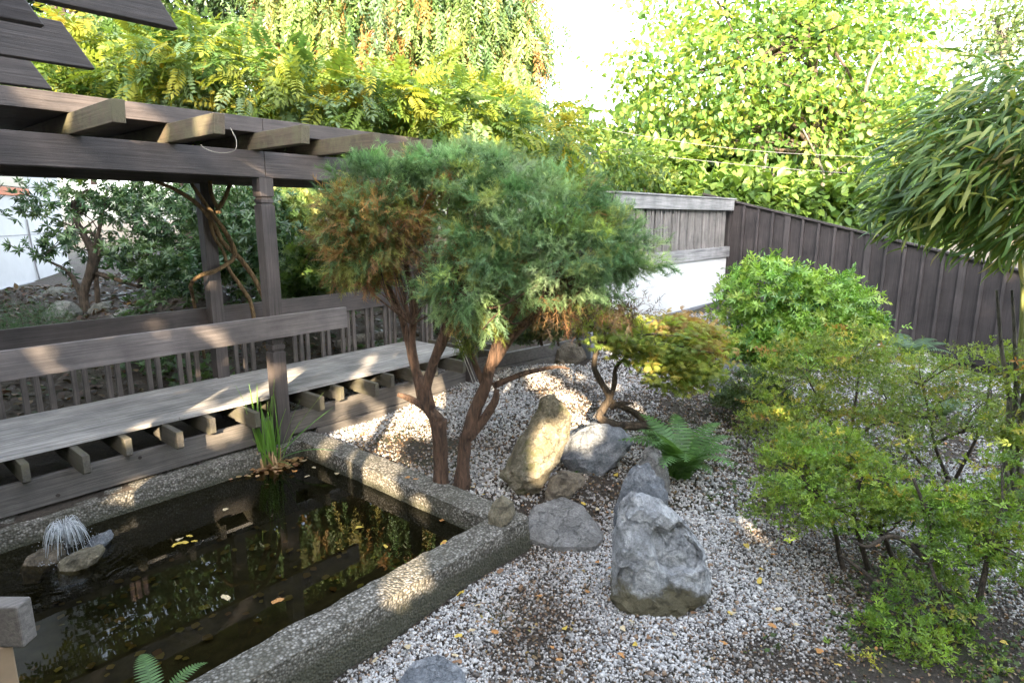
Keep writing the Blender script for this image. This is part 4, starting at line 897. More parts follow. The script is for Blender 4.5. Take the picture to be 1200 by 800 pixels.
azalea('bright green azalea with yellow tips leaning over the white gravel', (985, 655), 3.95, [ell(935, 560, 4.0, 52, 42, .32), ell(985, 580, 4.0, 58, 42, .35), ell(915, 600, 3.9, 36, 30, .22), ell(965, 525, 4.3, 55, 26, .3), ell(1020, 560, 4.1, 40, 30, .3), ell(1040, 585, 4.0, 30, 20, .25)], 62, 400, [[(1000, 700, -.05), (985, 655, 0), (978, 620, 0), (960, 580, 0)], [(1025, 690, 0), (1010, 640, 0), (1000, 600, 0), (1010, 560, 0)], [(1062, 670, 0), (1045, 650, 0), (1030, 622, 0), (985, 620, -.05)], [(1100, 650, .1), (1060, 632, .1), (1020, 618, 0), (990, 600, 0)]], [(.20, .32, .045, 4), (.28, .39, .055, 3), (.50, .45, .07, .8), (.12, .21, .04, 2)], rad=.022)
azalea('sparse grey stemmed azalea spreading towards the fence foot', (1110, 545), 5.2, [ell(1080, 440, 5.6, 60, 24, .4), ell(1150, 430, 5.3, 50, 28, .35), ell(1120, 480, 5.2, 60, 24, .4), ell(1060, 500, 5.2, 45, 24, .35), ell(1180, 490, 4.8, 40, 30, .3), ell(1070, 545, 4.9, 50, 20, .3, .5)], 63, 330, [[(1110, 560, 0), (1095, 520, 0), (1090, 490, .1), (1080, 450, .3)], [(1095, 560, 0), (1065, 525, 0), (1060, 500, 0)], [(1120, 560, 0), (1150, 500, 0), (1160, 450, .1)], [(1095, 520, 0), (1130, 505, -.1), (1170, 510, -.1)]], [(.20, .29, .06, 3), (.27, .35, .065, 2.5), (.14, .21, .06, 1.5), (.38, .33, .08, .7)], size=.034, per=10, cr=.065)
azalea('leafy low azalea filling the lower right corner', (1110, 735), 3.3, [ell(1130, 640, 3.5, 50, 26, .25), ell(1085, 690, 3.4, 46, 22, .28), ell(1160, 600, 3.6, 50, 22, .25), ell(1060, 740, 3.2, 45, 26, .22), ell(1130, 770, 3.1, 45, 18, .25), ell(1185, 560, 3.7, 36, 28, .25), ell(1040, 775, 3.05, 40, 22, .2), ell(1190, 650, 3.3, 34, 28, .22), ell(1110, 600, 3.7, 40, 20, .25)], 64, 300, [[(1120, 760, 0), (1110, 720, 0), (1100, 690, 0), (1090, 660, .1)], [(1130, 760, 0), (1150, 690, 0), (1160, 640, .1), (1175, 590, .2)], [(1105, 750, 0), (1070, 745, -.05), (1045, 740, -.1)], [(1085, 655, .25), (1062, 635, .3), (1040, 628, .3), (1018, 640, .25), (1000, 634, .3)], [(1075, 665, .25), (1040, 690, .2), (1010, 668, .25), (985, 650, .3)], [(1130, 700, .2), (1100, 660, .3), (1085, 600, .4), (1070, 560, .5)]], [(.20, .32, .045, 4), (.29, .41, .055, 3), (.12, .21, .04, 2), (.44, .42, .07, .5)], rad=.02, size=.038, per=12, shell=.75)
azalea('low dark small leaved shrub at the edge of the gravel before the slab', (875, 470), 6.7, [ell(880, 455, 6.7, 36, 20, .35), ell(905, 470, 6.5, 26, 18, .3), ell(860, 470, 6.6, 24, 12, .25)], 65, 170, [[(880, 482, 0), (880, 468, 0), (875, 455, 0)]], [(.06, .10, .035, 3), (.09, .14, .04, 2), (.14, .18, .05, 1)], size=.042, cr=.055)
# slender trunk at right edge
q = D(1188, 560, 4.2); b0 = P(1190, 640, 0)
st = thing('slender_shrub', D(1190, 585, 4.2), 'slender bare tan stemmed shrub cut by the right edge under the bamboo', 'shrub')
mb = MB()
for k, xs in enumerate((1178, 1186, 1194)): mb.tube([D(xs + 4, 590, 4.2), D(xs, 530, 4.2), D(xs + 5, 470, 4.2), D(xs + 8 * k - 4, 410, 4.2), D(xs + 10 * k - 10, 340, 4.2)], [.022, .02, .018, .014, .008], 7, 4, .2)
mb.build('trunk', M['bark_grey'], st, smooth=True)
cst = cloud(66, [ell(1195, 430, 4.2, 26, 30, .25), ell(1190, 500, 4.1, 24, 24, .2)], 60, 8, .06, .05, AZ, shell=.3); foliage('foliage', az, cst, M['leaf'], st)

cfl = cloud(67, [ell(650, 372, 7.4, 50, 22, .3), ell(690, 365, 7.6, 34, 18, .3), ell(615, 380, 7.6, 40, 18, .3)], 260, 7, .08, .085, [(.05, .09, .04, 3), (.09, .14, .05, 2), (.16, .15, .06, .6)], shell=.3)
shrub('pieris_shrub', 'dark small leaved shrub tucked behind the timber edging under the juniper', D(655, 402, 7.5), cfl, [T_whorl(7, .3, .4, 71)], M['leaf'], [[D(655 + dx, 405, 7.5), D(650 + dx, 388, 7.5), D(648 + dx * 1.5, 372, 7.5)] for dx in (-20, 0, 25)], M['bark_brown'], nl=10)
for k, (x, y, w_, h_) in enumerate(((664, 398, 26, 22), (688, 392, 22, 16))):
    rock_px('edging_rock', [(x - w_ * .5, y + h_ * .5), (x - w_ * .4, y - h_ * .2), (x, y - h_ * .5), (x + w_ * .45, y - h_ * .3), (x + w_ * .5, y + h_ * .5)], .55, .3, S_brown if k == 0 else S_grey, ('brown rock set on the timber edging below the juniper', 'grey rock right of the brown one on the timber edging')[k], 70 + k, amp=.015)
# dissected maple with twisting trunk
MBp = P(765, 527, .15); MD = float(MBp.dot(Fv))
mcl = cloud(71, [ell(770, 400, MD + .25, 62, 28, .5), ell(728, 388, MD + .2, 40, 18, .35), ell(815, 415, MD + .15, 40, 36, .4), ell(795, 436, MD + .1, 46, 20, .35), ell(760, 412, MD + .1, 36, 12, .3), ell(705, 376, MD + .3, 36, 10, .3)], 430, 11, .065, .058, [(.25, .33, .06, 4), (.34, .38, .07, 3), (.17, .25, .06, 2), (.42, .36, .09, .8)], outw=.5, rnd=.6, droop=.25, shell=.6, flat=.4, jit=.22)
mt = thing('dissected_maple', MBp, 'low mounded lace leaf maple on a twisting bare trunk behind the rocks', 'tree')
mb = MB()
mb.tube([D(x, y, MD + dd) for x, y, dd in ((768, 532, 0), (766, 512, 0), (758, 500, 0), (738, 499, 0), (718, 496, -.05), (702, 488, -.05), (708, 478, 0), (714, 466, 0), (706, 450, 0), (697, 432, 0), (698, 412, .05), (702, 400, .1))], [.05, .045, .042, .04, .038, .04, .038, .034, .03, .027, .024, .016], 10, 5, .4)
mb.tube([D(x, y, MD + dd) for x, y, dd in ((760, 502, 0), (748, 486, .08), (728, 476, .1), (716, 470, .05))], [.036, .034, .03, .027], 9, 4, .35)
mb.tube([D(x, y, MD + dd) for x, y, dd in ((714, 470, 0), (720, 450, .05), (722, 430, .1), (740, 415, .15))], [.03, .026, .02, .012], 7, 4, .2)
mb.tube([D(x, y, MD + dd) for x, y, dd in ((716, 478, 0), (728, 472, -.05), (742, 472, -.08))], [.028, .022, .012], 7, 4, .2)
for k in range(18):
    tg = mcl[5][k * 17]; mb.tube([D(702, 402, MD + .1), (D(702, 402, MD + .1) + tg) / 2 + Zv * .05, tg], [.014, .009, .004], 5, 3)
mb.build('trunk', M['bark_brown'], mt, smooth=True)
pt = [T_palm(7, .16), T_palm(6, .18), T_palm(7, .14)]
foliage('foliage', pt, mcl, M['thin_leaf'], mt)
mcl2 = cloud(72, [ell(825, 398, MD + .2, 24, 22, .28), ell(800, 382, MD + .3, 30, 12, .25)], 120, 10, .065, .06, [(.42, .29, .11, 3), (.36, .21, .09, 1), (.34, .33, .09, 2)], outw=.5, rnd=.6, droop=.45, shell=.6, flat=.4)
foliage('turning_foliage', pt, mcl2, M['thin_leaf'], mt)['label'] = 'orange turning foliage'

# bamboo
BD = 4.0
bb = rfz(4.15, 4.5, 0); bb[2] = 0
bam = thing('bamboo', bb, 'drooping leafy bamboo clump with long blades at the upper right', 'bamboo')
bcl = cloud(81, [ell(1150, 175, BD, 90, 80, .55), ell(1110, 200, BD - .1, 62, 60, .4), ell(1190, 240, BD, 70, 60, .5), ell(1180, 120, BD + .1, 70, 50, .5), ell(1090, 235, BD, 45, 34, .3), ell(1230, 180, BD, 70, 110, .6)], 620, 8, .08, .185, [(.13, .23, .06, 4), (.19, .29, .07, 3), (.09, .16, .055, 2), (.35, .38, .09, 1.8), (.40, .35, .11, .5)], outw=.3, rnd=.5, droop=.3, shell=.35, flat=.7, bias=-Rv * .75 - Fv * .15, jit=.2)
foliage('foliage', [T_blade(.11, 5, .30), T_blade(.10, 5, .18), T_blade(.13, 5, .42)], bcl, M['leaf'], bam)
mb = MB(); rg = np.random.default_rng(4)
for k in range(9):
    b = bb + np.array([rg.uniform(-.25, .25), rg.uniform(-.25, .25), 0]); tg = D(rg.uniform(1070, 1190), rg.uniform(110, 240), BD + rg.uniform(-.2, .3))
    mb.tube([b, b + Zv * 1.6 - Rv * .05, b + Zv * 2.7 - Rv * .25, (b + Zv * 3.2 + tg) / 2, tg], [.014, .013, .011, .007, .003], 6, 4)
for k in range(30):
    t0 = bcl[5][rg.integers(len(bcl[5]))]; mb.tube([t0 + Rv * rg.uniform(.5, .8) + Zv * rg.uniform(.1, .3) + Fv * .1, t0 + Rv * .3 + Zv * .18, t0 - Rv * .08 - Zv * .03], [.006, .0045, .002], 5, 4)
mb.build('culm', M['culm'], bam, smooth=True)

# ------------------------------------------------------------------ ferns, iris
def fern(label, base, fronds, seed, mat='leaf', col=(.07, .16, .04), group=None, w=.10):
    t = thing('fern', base, label, 'fern', group); rg = np.random.default_rng(seed)
    for (az_, ln, el) in fronds:
        pts = []; n = 22; dirh = np.array([math.cos(az_), math.sin(az_), 0]); p = np.asarray(base, float).copy(); e = el
        V = []; F = []; C = []; side = np.cross(dirh, Zv)
        for i in range(n + 1):
            pts.append(p.copy()); step = ln / n; p = p + (dirh * math.cos(e) + Zv * math.sin(e)) * step; e -= 1.6 / n * (.5 + i / n)
        for i in range(2, n + 1):
            u_ = i / n; L = w * ln * 2.0 * math.sin(math.pi * (u_ * .86 + .12)) ** .8; tn = pts[i] - pts[i - 1]
            for sg in (-1, 1):
                a = pts[i] - tn * .42; b = pts[i] + tn * .42; tip = pts[i] + side * sg * L + tn * .9 - Zv * L * .15; k = len(V)
                V += [a, b, (a + tip) / 2 - tn * .1, (b + tip) / 2 + tn * .2, tip]; F += [(k, k + 1, k + 3), (k, k + 3, k + 2), (k + 2, k + 3, k + 4)]
                C += [np.array(col) * rg.uniform(.75, 1.3)] * 5
        k = len(V); wd = side * .004
        for i in range(n + 1): V += [pts[i] - wd, pts[i] + wd]; C += [np.array(col) * .8] * 2
        for i in range(n): a = k + 2 * i; F += [(a, a + 1, a + 3), (a, a + 3, a + 2)]
        np_mesh('frond', np.array(V), np.array(F), np.array(C), M[mat], t)
    return t
rg = np.random.default_rng(9)
def fr_list(n, ln, a0=0, a1=6.28, el=(.8, 1.2)): return [(a0 + (a1 - a0) * (i + rg.uniform(.1, .9)) / n, ln * rg.uniform(.75, 1.1), rg.uniform(*el)) for i in range(n)]
b = P(797, 566, .1); fern('arching green sword fern beside the twisted maple trunk', b, fr_list(18, .74, el=(1.15, 1.5)), 1, col=(.09, .19, .05))
b = P(686, 546, .17); fern('small low fern tucked against the low blue rock', b, fr_list(7, .24, 1, 5.5, (.5, .9)), 2, col=(.08, .15, .04))
b = D(185, 842, 2.35); b[2] = .30; fern('fern tips reaching up at the bottom edge over the pond', b, [(math.atan2(Fv[1], Fv[0]) + .7, .34, 1.0), (math.atan2(Fv[1], Fv[0]) - .55, .28, .95), (math.atan2(Fv[1], Fv[0]) + 1.6, .3, .8)], 3, col=(.10, .19, .06), w=.085)
b = D(305, 850, 2.2); b[2] = .12; fern('single young fern frond standing against the near curb', b, [(math.atan2(Rv[1], Rv[0]) + .35, .36, 1.25), (math.atan2(Rv[1], Rv[0]) - 1.8, .25, .9)], 4, col=(.09, .15, .06), w=.07)
b = D(1062, 425, 9.2); b[2] = float(gz(b[0], b[1])) + .05; fern('grey green fern at the foot of the brown fence', b, fr_list(9, .7), 5, col=(.10, .17, .09))
b = D(1105, 465, 7.0); b[2] = float(gz(b[0], b[1])) + .05; fern('pale fern among the sparse azalea stems', b, fr_list(8, .5), 6, col=(.10, .16, .09))

# iris clump in the pond corner
ib = P(317, 545, WZ)
ir = thing('iris_clump', ib, 'clump of upright green iris blades growing in the pond corner', 'water plant')
V = []; F = []; C = []; rg = np.random.default_rng(15)
def blade(b, az_, ln, lean, w, col, bend=.5):
    d = np.array([math.cos(az_), math.sin(az_), 0]); e = math.pi / 2 - lean; p = b.copy(); n = 8; k = len(V); s = nrm(np.cross(d, Zv) + .3 * d)
    for i in range(n + 1):
        u_ = i / n; ww = w * (1 - u_ ** 2.2) * (.6 + .4 * min(1, u_ * 4)); V.extend([p - s * ww, p + d * .003, p + s * ww])
        cc = np.array(col) * (.8 + .4 * u_) if u_ > .22 else np.array([.34, .24, .12]) * (1 - u_ * 2) + np.array(col) * (u_ * 2); C.extend([cc] * 3)
        p = p + (d * math.cos(e) + Zv * math.sin(e)) * ln / n; e -= bend / n
        if i < n: a = k + 3 * i; F.extend([(a, a + 1, a + 4), (a, a + 4, a + 3), (a + 1, a + 2, a + 5), (a + 1, a + 5, a + 4)])
for i in range(34):
    blade(ib + np.array([rg.normal() * .06, rg.normal() * .06, -.02]), rg.uniform(0, 6.28), rg.uniform(.42, .86), abs(rg.normal()) * .15, rg.uniform(.009, .016), np.array([.16, .32, .055]) * rg.uniform(.7, 1.3), rg.uniform(0, .35))
ra = math.atan2(Rv[1], Rv[0])
blade(ib, ra + .4, .8, .75, .016, (.10, .24, .06), .3); blade(ib, ra - .1, .75, .95, .016, (.09, .22, .07), .9); blade(ib, ra + math.pi - .2, .68, .7, .017, (.10, .22, .08), 1.3); blade(ib, ra - .7, .45, 1.0, .012, (.10, .24, .06), .8); blade(ib, ra + .35, .85, .62, .006, (.14, .22, .06), .1)
np_mesh('leaves', np.array(V), np.array(F), np.array(C), M['leaf'], ir)
mb = MB()
for i in range(9):
    c = ib + np.array([rg.normal() * .05, rg.normal() * .05, 0]); mb.tube([c - Zv * .1, c + Zv * .05, c + Zv * .16 + Rv * rg.uniform(-.04, .04)], [.02, .018, .006], 7, 3)
mb.build('stalks', plain('dry_stalk', (.36, .23, .12), .8), ir, smooth=True)

# ------------------------------------------------------------------ leaf litter
def leafmesh(name, seed, L):
    r = random.Random(seed); V = [(0, 0, .004)]; n = 11
    for i in range(n):
        a = 2 * math.pi * i / n; rad = L * .5 * (1 + .22 * math.cos(a * (2 if seed % 2 else 3) + .3) + r.uniform(-.12, .12)); V.append((rad * math.cos(a) * 1.1, rad * math.sin(a) * .8, .004 + r.uniform(-.1, .22) * L * .5))
    F = [(0, 1 + i, 1 + (i + 1) % n) for i in range(n)]; me = bpy.data.meshes.new(name); me.from_pydata(V, [], F); return me
def lm(name, c): 
    m = plain(name, c, .6, .3, 30); return m
LCOL = {'yellow': (.50, .36, .06), 'orange': (.42, .20, .06), 'pale': (.52, .42, .26), 'brown': (.22, .12, .06)}
LM = {k: lm(k + '_dead_leaf', c) for k, c in LCOL.items()}
LME = {}
for k in LCOL:
    for s in range(4):
        me = leafmesh('fallen_leaf', s, 1.0); me.materials.append(LM[k]); LME[k, s] = me
rl = random.Random(77)
def put_leaf(x, y, z, k, size, label, group, tilt=.3):
    o = bpy.data.objects.new('fallen_leaf', LME[k, rl.randrange(4)]); COL.objects.link(o); o.location = (x, y, z); o.scale = (size,) * 3
    o.rotation_euler = (rl.uniform(-tilt, tilt), rl.uniform(-tilt, tilt), rl.uniform(0, 6.28)); tag(o, label, 'leaf', group)
glab = {'yellow': 'small yellow fallen leaf lying on the pale gravel', 'orange': 'small orange fallen leaf lying on the pale gravel', 'pale': 'small cream fallen leaf lying on the pale gravel', 'brown': 'small brown fallen leaf lying on the pale gravel'}
spots = [(553, 740), (586, 671), (608, 746), (645, 618), (688, 695), (728, 770), (744, 757), (859, 720), (873, 744), (848, 755), (740, 730), (730, 738), (662, 738), (655, 775), (478, 760), (580, 742), (540, 695), (539, 647), (585, 640), (684, 585), (633, 585), (722, 557), (892, 668), (890, 682), (912, 715), (856, 720), (930, 620), (1010, 672), (700, 590), (610, 690), (525, 660), (610, 640), (640, 630), (790, 745), (440, 775), (960, 765), (905, 735), (875, 640), (860, 610), (700, 660), (560, 710), (632, 700)]
for (x, y) in spots:
    p = P(x, y, 0.0); z = float(gz(p[0], p[1])); p = P(x, y, z + .02)
    if p[0] < PX1 + CW and p[1] > PY0 - CW: continue
    k = rl.choices(['yellow', 'orange', 'pale', 'brown'], [4, 3, 3, 2])[0]; put_leaf(p[0], p[1], float(gz(p[0], p[1])) + .034, k, rl.uniform(.028, .05), glab[k], k + ' fallen leaves on the gravel')
for i in range(70):
    x, y = rl.uniform(400, 1180), rl.uniform(470, 790); p = P(x, y, .1); z = float(gz(p[0], p[1])); p = P(x, y, z)
    if (p[0] < PX1 + CW + .03 and p[1] > PY0 - CW) or p[1] > 5.3: continue
    k = rl.choices(['yellow', 'orange', 'pale', 'brown'], [3, 3, 2, 4])[0]; put_leaf(p[0], p[1], z + .034, k, rl.uniform(.022, .042), glab[k], k + ' fallen leaves on the gravel')
flo = [(210, 632), (222, 628), (214, 636), (228, 634), (206, 638), (265, 700), (325, 704), (264, 597), (421, 618), (521, 609), (520, 636), (415, 545), (355, 540), (368, 548), (345, 552), (378, 540), (360, 558), (388, 546), (350, 532), (338, 545), (372, 534), (31, 626), (165, 573), (48, 608), (452, 640), (395, 555), (480, 690)]
for (x, y) in flo:
    p = P(x, y, WZ); k = rl.choice(['pale', 'pale', 'yellow', 'orange']); put_leaf(p[0], p[1], WZ + .003, k, rl.uniform(.035, .065), k + ' fallen leaf floating on the dark pond', k + ' leaves floating on the pond', .05)
for (x, y) in ((460, 608), (365, 645), (478, 560), (415, 724), (487, 562), (520, 637)):
    p = P(x, y, CT); 
    if abs(p[1] - PY0 + .12) < .1 or abs(p[0] - PX1 - .12) < .12: put_leaf(p[0], p[1], CT + .008, 'orange', .04, 'orange fallen leaf resting on the pond curb', 'leaves on the pond curb', .15)
# sunken leaves and iris litter: uncountable
rg = np.random.default_rng(31); n = 420
pos = np.stack([rg.uniform(PX0, PX1, n), rg.uniform(PY0, PY1, n), np.full(n, -.405) + rg.uniform(0, .03, n)], 1)
V, F_, C = instance(T_oval(.8, .02, .05), pos, np.c_[rg.normal(size=(n, 2)), np.zeros(n)], np.tile(Zv, (n, 1)) + rg.normal(size=(n, 3)) * .15, rg.uniform(.04, .09, n), pal(rg, n, [(.22, .17, .06, 2), (.14, .09, .04, 2), (.3, .26, .10, 1)], .3))
o = np_mesh('sunken_leaves', V, F_, C, M['leaf']); tag(o, 'brown leaves sunk on the bottom of the dark pond', 'leaves', kind='stuff')
n = 170; pos = np.stack([ib[0] + .03 + rg.normal(size=n) * .13, ib[1] - .03 + rg.normal(size=n) * .10, WZ + .004 + np.abs(rg.normal(size=n)) * .02], 1); pos[:, 1] = np.minimum(pos[:, 1], PY1 - .03)
V, F_, C = instance(T_oval(.8, .02, .05), pos, np.c_[rg.normal(size=(n, 2)), np.zeros(n)], np.tile(Zv, (n, 1)) + rg.normal(size=(n, 3)) * .2, rg.uniform(.03, .06, n), pal(rg, n, [(.42, .26, .12, 2), (.5, .34, .18, 2), (.28, .15, .07, 2)], .3))
o = np_mesh('leaf_litter', V, F_, C, M['leaf']); tag(o, 'tan leaf litter gathered round the foot of the iris blades', 'leaves', kind='stuff')

rg = np.random.default_rng(55); n = 16000
x = rg.uniform(-2, 11, n); y = 6.95 + rg.random(n) ** 1.5 * 12; z = gz(x, y) + .02 + np.abs(rg.normal(size=n)) * .025
V, F_, C = instance(T_oval(.6, .05, .15), np.stack([x, y, z], 1), np.c_[rg.normal(size=(n, 2)), rg.normal(size=n) * .25], np.tile(Zv, (n, 1)) + rg.normal(size=(n, 3)) * .35, rg.uniform(.05, .12, n) * (1 + (y - 7) * .05), pal(rg, n, [(.06, .038, .024, 3), (.035, .025, .018, 3), (.12, .075, .04, 1), (.035, .055, .022, 1.6)], .35))  # litter colours darkened to stand in for the deck's shade
o = np_mesh('leaf_litter', V, F_, C, M['leaf']); tag(o, 'brown leaf litter darkened for shade over the bed behind the back railing', 'leaves', kind='stuff')
n = 9000; x = rg.uniform(-2, 10, n); y = rg.uniform(7.0, 14, n)
pn = np.array([mnoise.noise(Vector((a * .8, b * .8, 9))) for a, b in zip(x, y)]); k = pn > .08; x, y = x[k], y[k]; n = len(x); z = gz(x, y) + rg.uniform(.02, .16, n)
V, F_, C = instances([T_whorl(6, .45, .4, 60), T_whorl(7, .4, .5, 61)], np.stack([x, y, z], 1), np.tile(Zv, (n, 1)) + rg.normal(size=(n, 3)) * .4, np.tile(Fv, (n, 1)) + rg.normal(size=(n, 3)) * .2, rg.uniform(.05, .11, n), pal(rg, n, [(.05, .10, .035, 3), (.08, .14, .05, 2)], .3))
o = np_mesh('ground_cover', V, F_, C, M['leaf']); tag(o, 'dark green ground cover in the shaded bed behind the railing', 'ground cover', kind='stuff')
# crumbled leaf bits and fines over the gravel
n = 40000; x = rg.uniform(2.2, 10, n); y = rg.uniform(-1.5, 5.4, n); pn = np.array([mnoise.fractal(Vector((a * 1.1, b * 1.1, 33)), 1, 2, 4) for a, b in zip(x, y)])
hot = sum(np.exp(-((x - a) ** 2 + (y - b) ** 2) / c ** 2) for a, b, c in ((2.75, 2.05, .3), (2.35, 1.75, .28), (3.55, .25, .4), (3.6, 4.3, .6), (3.5, 2.8, .45), (4.3, 2.7, .6), (4.45, .5, .6), (4.0, -.1, .5), (5.8, 1.5, .8), (7, 2.8, .9), (5.3, 2.6, .5)))
k = (rg.random(n) < np.clip(.10 + pn * .35 + hot * .6 + np.clip((r_of(x, y) - 2.2) * .3, 0, .4), 0, .9)) & ~((x < PX1 + CW + .02) & (y > PY0 - CW - .02)); x, y = x[k], y[k]; n = len(x)
V, F_, C = instance(T_oval(.7, .1, .2), np.stack([x, y, gz(x, y) + rg.uniform(.018, .034, n)], 1), np.c_[rg.normal(size=(n, 2)), rg.normal(size=n) * .3], np.tile(Zv, (n, 1)) + rg.normal(size=(n, 3)) * .4, rg.uniform(.010, .030, n), pal(rg, n, [(.16, .10, .055, 3), (.09, .06, .04, 3), (.27, .18, .09, 1), (.34, .26, .10, .4)], .35))
o = np_mesh('leaf_litter', V, F_, C, M['leaf']); tag(o, 'crumbled brown leaf bits strewn through the pale gravel', 'leaves', kind='stuff')
# moss and small weeds in the gravel
n = 9000; x = rg.uniform(2.3, 7, n); y = rg.uniform(-1, 3.2, n); pn = np.array([mnoise.fractal(Vector((a * 1.3, b * 1.3, 21)), 1, 2, 4) for a, b in zip(x, y)]); k = (pn + .25 * (r_of(x, y) - 2.4) > .12) & (r_of(x, y) > .3); x, y = x[k], y[k]; n = len(x)
V, F_, C = instances([T_whorl(6, .5, .3, 62)], np.stack([x, y, gz(x, y) + .022], 1), np.tile(Zv, (n, 1)) + rg.normal(size=(n, 3)) * .4, np.tile(Fv, (n, 1)) + rg.normal(size=(n, 3)) * .2, rg.uniform(.012, .032, n), pal(rg, n, [(.06, .10, .02, 3), (.09, .15, .03, 2)], .3))
o = np_mesh('moss', V, F_, C, M['leaf']); tag(o, 'tiny green moss and weeds dotted through the gravel', 'moss', kind='stuff')

# ------------------------------------------------------------------ fountain
fw = thing('fountain', (FO[0], FO[1], WZ - .1), 'small bell shaped water jet spraying from a nozzle in the pond', 'fountain')
mb = MB(); mb.tube([FO - Zv * .25, FO + Zv * .03, FO + Zv * .05, FO + Zv * .065], [.018, .018, .032, .026], 14, 1); mb.build('nozzle', plain('black_nozzle', (.03, .03, .03), .4), fw, smooth=True)
def spraymat():
    m, N, L, B = newmat('spray_water'); B.inputs['Base Color'].default_value = (.85, .9, .95, 1); B.inputs['Roughness'].default_value = .12; B.inputs['IOR'].default_value = 1.33; B.inputs['Transmission Weight'].default_value = .5; return m
SPR = spraymat(); mb = MB(); rg = np.random.default_rng(2)
top = FO + Zv * .06
for i in range(120):
    a = rg.uniform(0, 6.28); R_ = rg.uniform(.085, .17); H_ = rg.uniform(.15, .21); dd = np.array([math.cos(a), math.sin(a), 0]); cut = rg.uniform(.75, 1.0)
    pts = []
    for t in np.linspace(.02, cut, 8): pts.append(top + dd * R_ * t + Zv * (H_ * 4 * t * (1 - t) - .06 * t * t))
    mb.tube(pts, np.linspace(.0012, .0024, 8), 4, 1)
for i in range(220):
    a = rg.uniform(0, 6.28); R_ = rg.uniform(.03, .2); c = FO + np.array([math.cos(a) * R_, math.sin(a) * R_, rg.uniform(.0, .24) * (1 - R_ * 3.2) + .01]); s = rg.uniform(.0015, .004)
    mb.add(c + s * np.array([(1, 0, 0), (-1, 0, 0), (0, 1, 0), (0, -1, 0), (0, 0, 1.4), (0, 0, -1.4)]), [(0, 2, 4), (2, 1, 4), (1, 3, 4), (3, 0, 4), (2, 0, 5), (1, 2, 5), (3, 1, 5), (0, 3, 5)])
for i in range(260):
    a = rg.uniform(0, 6.28); R_ = .165 + rg.normal() * .022; c = FO + np.array([math.cos(a) * R_, math.sin(a) * R_, rg.uniform(0, .025)]); s_ = rg.uniform(.002, .0045)
    mb.add(c + s_ * np.array([(1, 0, 0), (-1, 0, 0), (0, 1, 0), (0, -1, 0), (0, 0, 1), (0, 0, -1)]), [(0, 2, 4), (2, 1, 4), (1, 3, 4), (3, 0, 4), (2, 0, 5), (1, 2, 5), (3, 1, 5), (0, 3, 5)])
mb.build('jet', SPR, fw, smooth=True)
rock_px('pond_rock', [(66, 672), (66, 662), (84, 654), (106, 650), (110, 656), (92, 668), (76, 676)], WZ - .06, .2, S_tan, 'wet tan rock in front of the fountain nozzle', 60, amp=.022)
rock_px('pond_rock', [(20, 668), (26, 656), (44, 648), (62, 650), (64, 664), (46, 674)], WZ - .08, .22, S_brown, 'half sunken brown rock left of the fountain', 61, amp=.022)
rock_px('pond_rock', [(96, 648), (104, 632), (118, 628), (122, 638), (112, 648)], WZ - .04, .14, S_blue, 'small grey rock behind the fountain spray', 62, amp=.022)

# ------------------------------------------------------------------ wires, stays
for k, (pts, lab) in enumerate(((((640, 138), (775, 163), (900, 178), (1060, 186)), 'upper thin overhead wire crossing the yellow green tree'), (((700, 176), (800, 186), (900, 196), (1010, 204), (1070, 207)), 'lower thin overhead wire crossing above the brown fence'))):
    mb = MB(); mb.tube([D(x, y, 13.2) for x, y in pts], .0045, 6, 6); o = mb.build('overhead_wire', plain('grey_wire', (.16, .16, .17), .5)); tag(o, lab, 'wire', 'overhead wires')
mb = MB(); a = D(535, 397, JD + .5); b = P(555, 450, .3); mb.tube([a, (a + b) / 2, b], .005, 6, 2); a = D(538, 398, JD + .55); b = P(562, 458, .3); mb.tube([a, (a + b) / 2, b], .005, 6, 2)
o = mb.build('guy_line', plain('pale_cord', (.55, .53, .48), .8)); tag(o, 'pale guy cord staked from the juniper to the gravel', 'cord')
mb = MB(); mb.tube([pX(270, 150, 2.2), pX(277, 165, 2.18), pX(274, 177, 2.15), pX(255, 179, 2.12), pX(240, 174, 2.1), pX(236, 170, 2.1)], .0022, 6, 5)
o = mb.build('loose_string', plain('white_string', (.34, .32, .26), .8)); tag(o, 'loose pale string hanging from the second rafter tip', 'string')

# ------------------------------------------------------------------ unseen hedge added behind the viewer to shade the garden, gapped for sun flecks
rg = np.random.default_rng(91); HD = -5.0
def hh(r): return np.interp(r, [-30, -7, -6, -4.8, .3, 1.4, 3, 16, 22, 30], [13, 13, 11, 7.4, 7.6, 9.2, 9.4, 9.4, 9, 9])
n = 75000
r_ = rg.uniform(-26, 24, n); z_ = rg.uniform(-.1, 14, n); k = z_ < hh(r_) + .35 * np.sin(r_ * 3) + .2 * np.sin(r_ * 7.3); r_, z_ = r_[k], z_[k]; d_ = HD + rg.uniform(-.7, .7, len(r_))
FLK = []
def fleck(p, rad, soft=.36): FLK.append((np.asarray(p, float), rad, soft))
for x, y, rad in ((25, 400, .07), (60, 425, .03), (122, 392, .08), (150, 384, .08), (180, 392, .09), (205, 380, .05), (245, 384, .07), (285, 372, .03), (340, 376, .03)): fleck(pY(x, y, 5.30), rad * .8, .16)
for x, y, rad in ((250, 298, .06), (256, 340, .06), (40, 395, .06), (165, 372, .08)): fleck(pY(x, y, 6.55), rad, .16)
for x, y, rad in ((225, 478, .07), (250, 462, .07), (300, 460, .08), (318, 448, .06), (330, 440, .07), (430, 425, .06), (470, 418, .06), (215, 458, .05)): fleck(P(x, y, DZ), rad, .24)
for x, y, rad in ((312, 215, .06),(318, 435, .04)): fleck(pY(x, y, 5.36), rad)
for t in np.linspace(0, 1, 9): fleck(P(618 + 62 * t, 432 + 70 * t, .3), .075 + .05 * t)
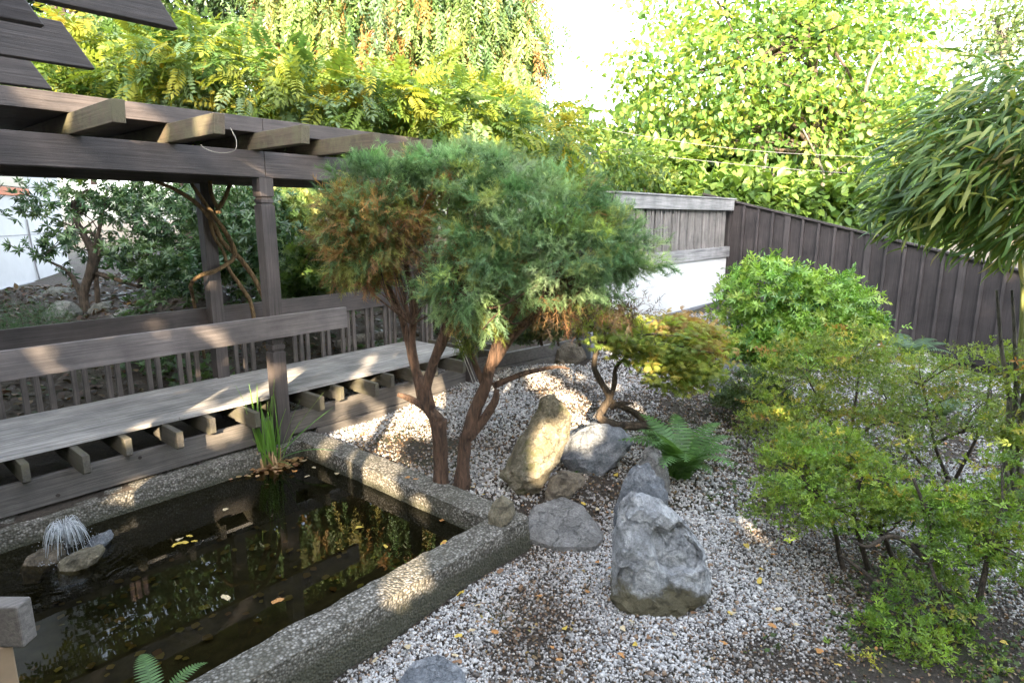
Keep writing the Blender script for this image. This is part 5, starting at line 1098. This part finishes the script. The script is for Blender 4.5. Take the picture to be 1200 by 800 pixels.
for x, y, rad in ((645, 514, .075), (634, 552, .03)): fleck(D(x, y, 4.62), rad)
for x, y, rad in ((440, 510, .07), (455, 485, .10), (475, 480, .10), (510, 470, .08), (513, 455, .07), (505, 500, .06), (470, 505, .07), (430, 505, .05)): fleck(P(x, y, .27), rad)
for x, y, rad in ((372, 520, .06), (418, 545, .06), (446, 560, .06), (493, 590, .04)): fleck(pX(x, y, PX1), rad)
for t in np.linspace(0, 1, 5): fleck(P(474 - 10 * t, 662 + 42 * t, CT), .028)
for x, y, rad in ((690, 490, .05), (705, 470, .04), (700, 408, .04), (770, 375, .05), (765, 435, .03), (690, 398, .06), (740, 350, .06), (580, 380, .05), (582, 415, .05)): fleck(D(x, y, MD if x > 600 else JD - .15), rad)
for x, y, rad in ((60, 110, .10), (110, 118, .10), (150, 128, .07)): fleck(pY(x, y, 5.3), rad)
for x, y, rad in ((150, 575, .05), (160, 510, .05), (265, 490, .05), (245, 515, .04), (410, 455, .05), (395, 470, .05)): fleck(pY(x, y, 5.4), rad)
pos = r_[:, None] * Rv + d_[:, None] * Fv + z_[:, None] * Zv; n = len(pos)
ydr = nrm(rg.normal(size=(n, 3)) * .5 + np.array([0, 0, .6])); scl = rg.uniform(.34, .5, n); ctr = pos + ydr * scl[:, None] * .5
keep = np.ones(n, bool)
for p, rad, soft in FLK:
    v = ctr - p; t = v @ SUN; dist = np.linalg.norm(v - t[:, None] * SUN, axis=1); keep &= ~((dist < rad * .9 + scl * soft) & (t > 0))  # leave out hedge leaves so sun flecks land on the chosen spots
pos, ydr, scl = pos[keep], ydr[keep], scl[keep]; n = len(pos)
V, F_, C = instance(T_oval(.75, .03, .05), pos, ydr, Fv * np.where(rg.random((n, 1)) < .5, 1, -1) + rg.normal(size=(n, 3)) * .25, scl, pal(rg, n, [(.05, .10, .035, 2), (.08, .14, .04, 1)], .3))
hed = thing('added_shade_hedge', rfz(0, HD, 0), 'tall laurel hedge added unseen behind the viewpoint to shade the garden', 'hedge')
np_mesh('foliage', V, F_, C, leafmat('shade_hedge_leaf', .04, .5, .4), hed)
mb = MB()
for r0 in np.arange(-24, 24, 2.0): mb.tube([rfz(r0, HD, -.1), rfz(r0 + .1, HD, 3), rfz(r0, HD, float(hh(r0)) - 1)], [.12, .1, .03], 7, 3)
mb.build('stems', M['bark_brown'], hed, smooth=True)
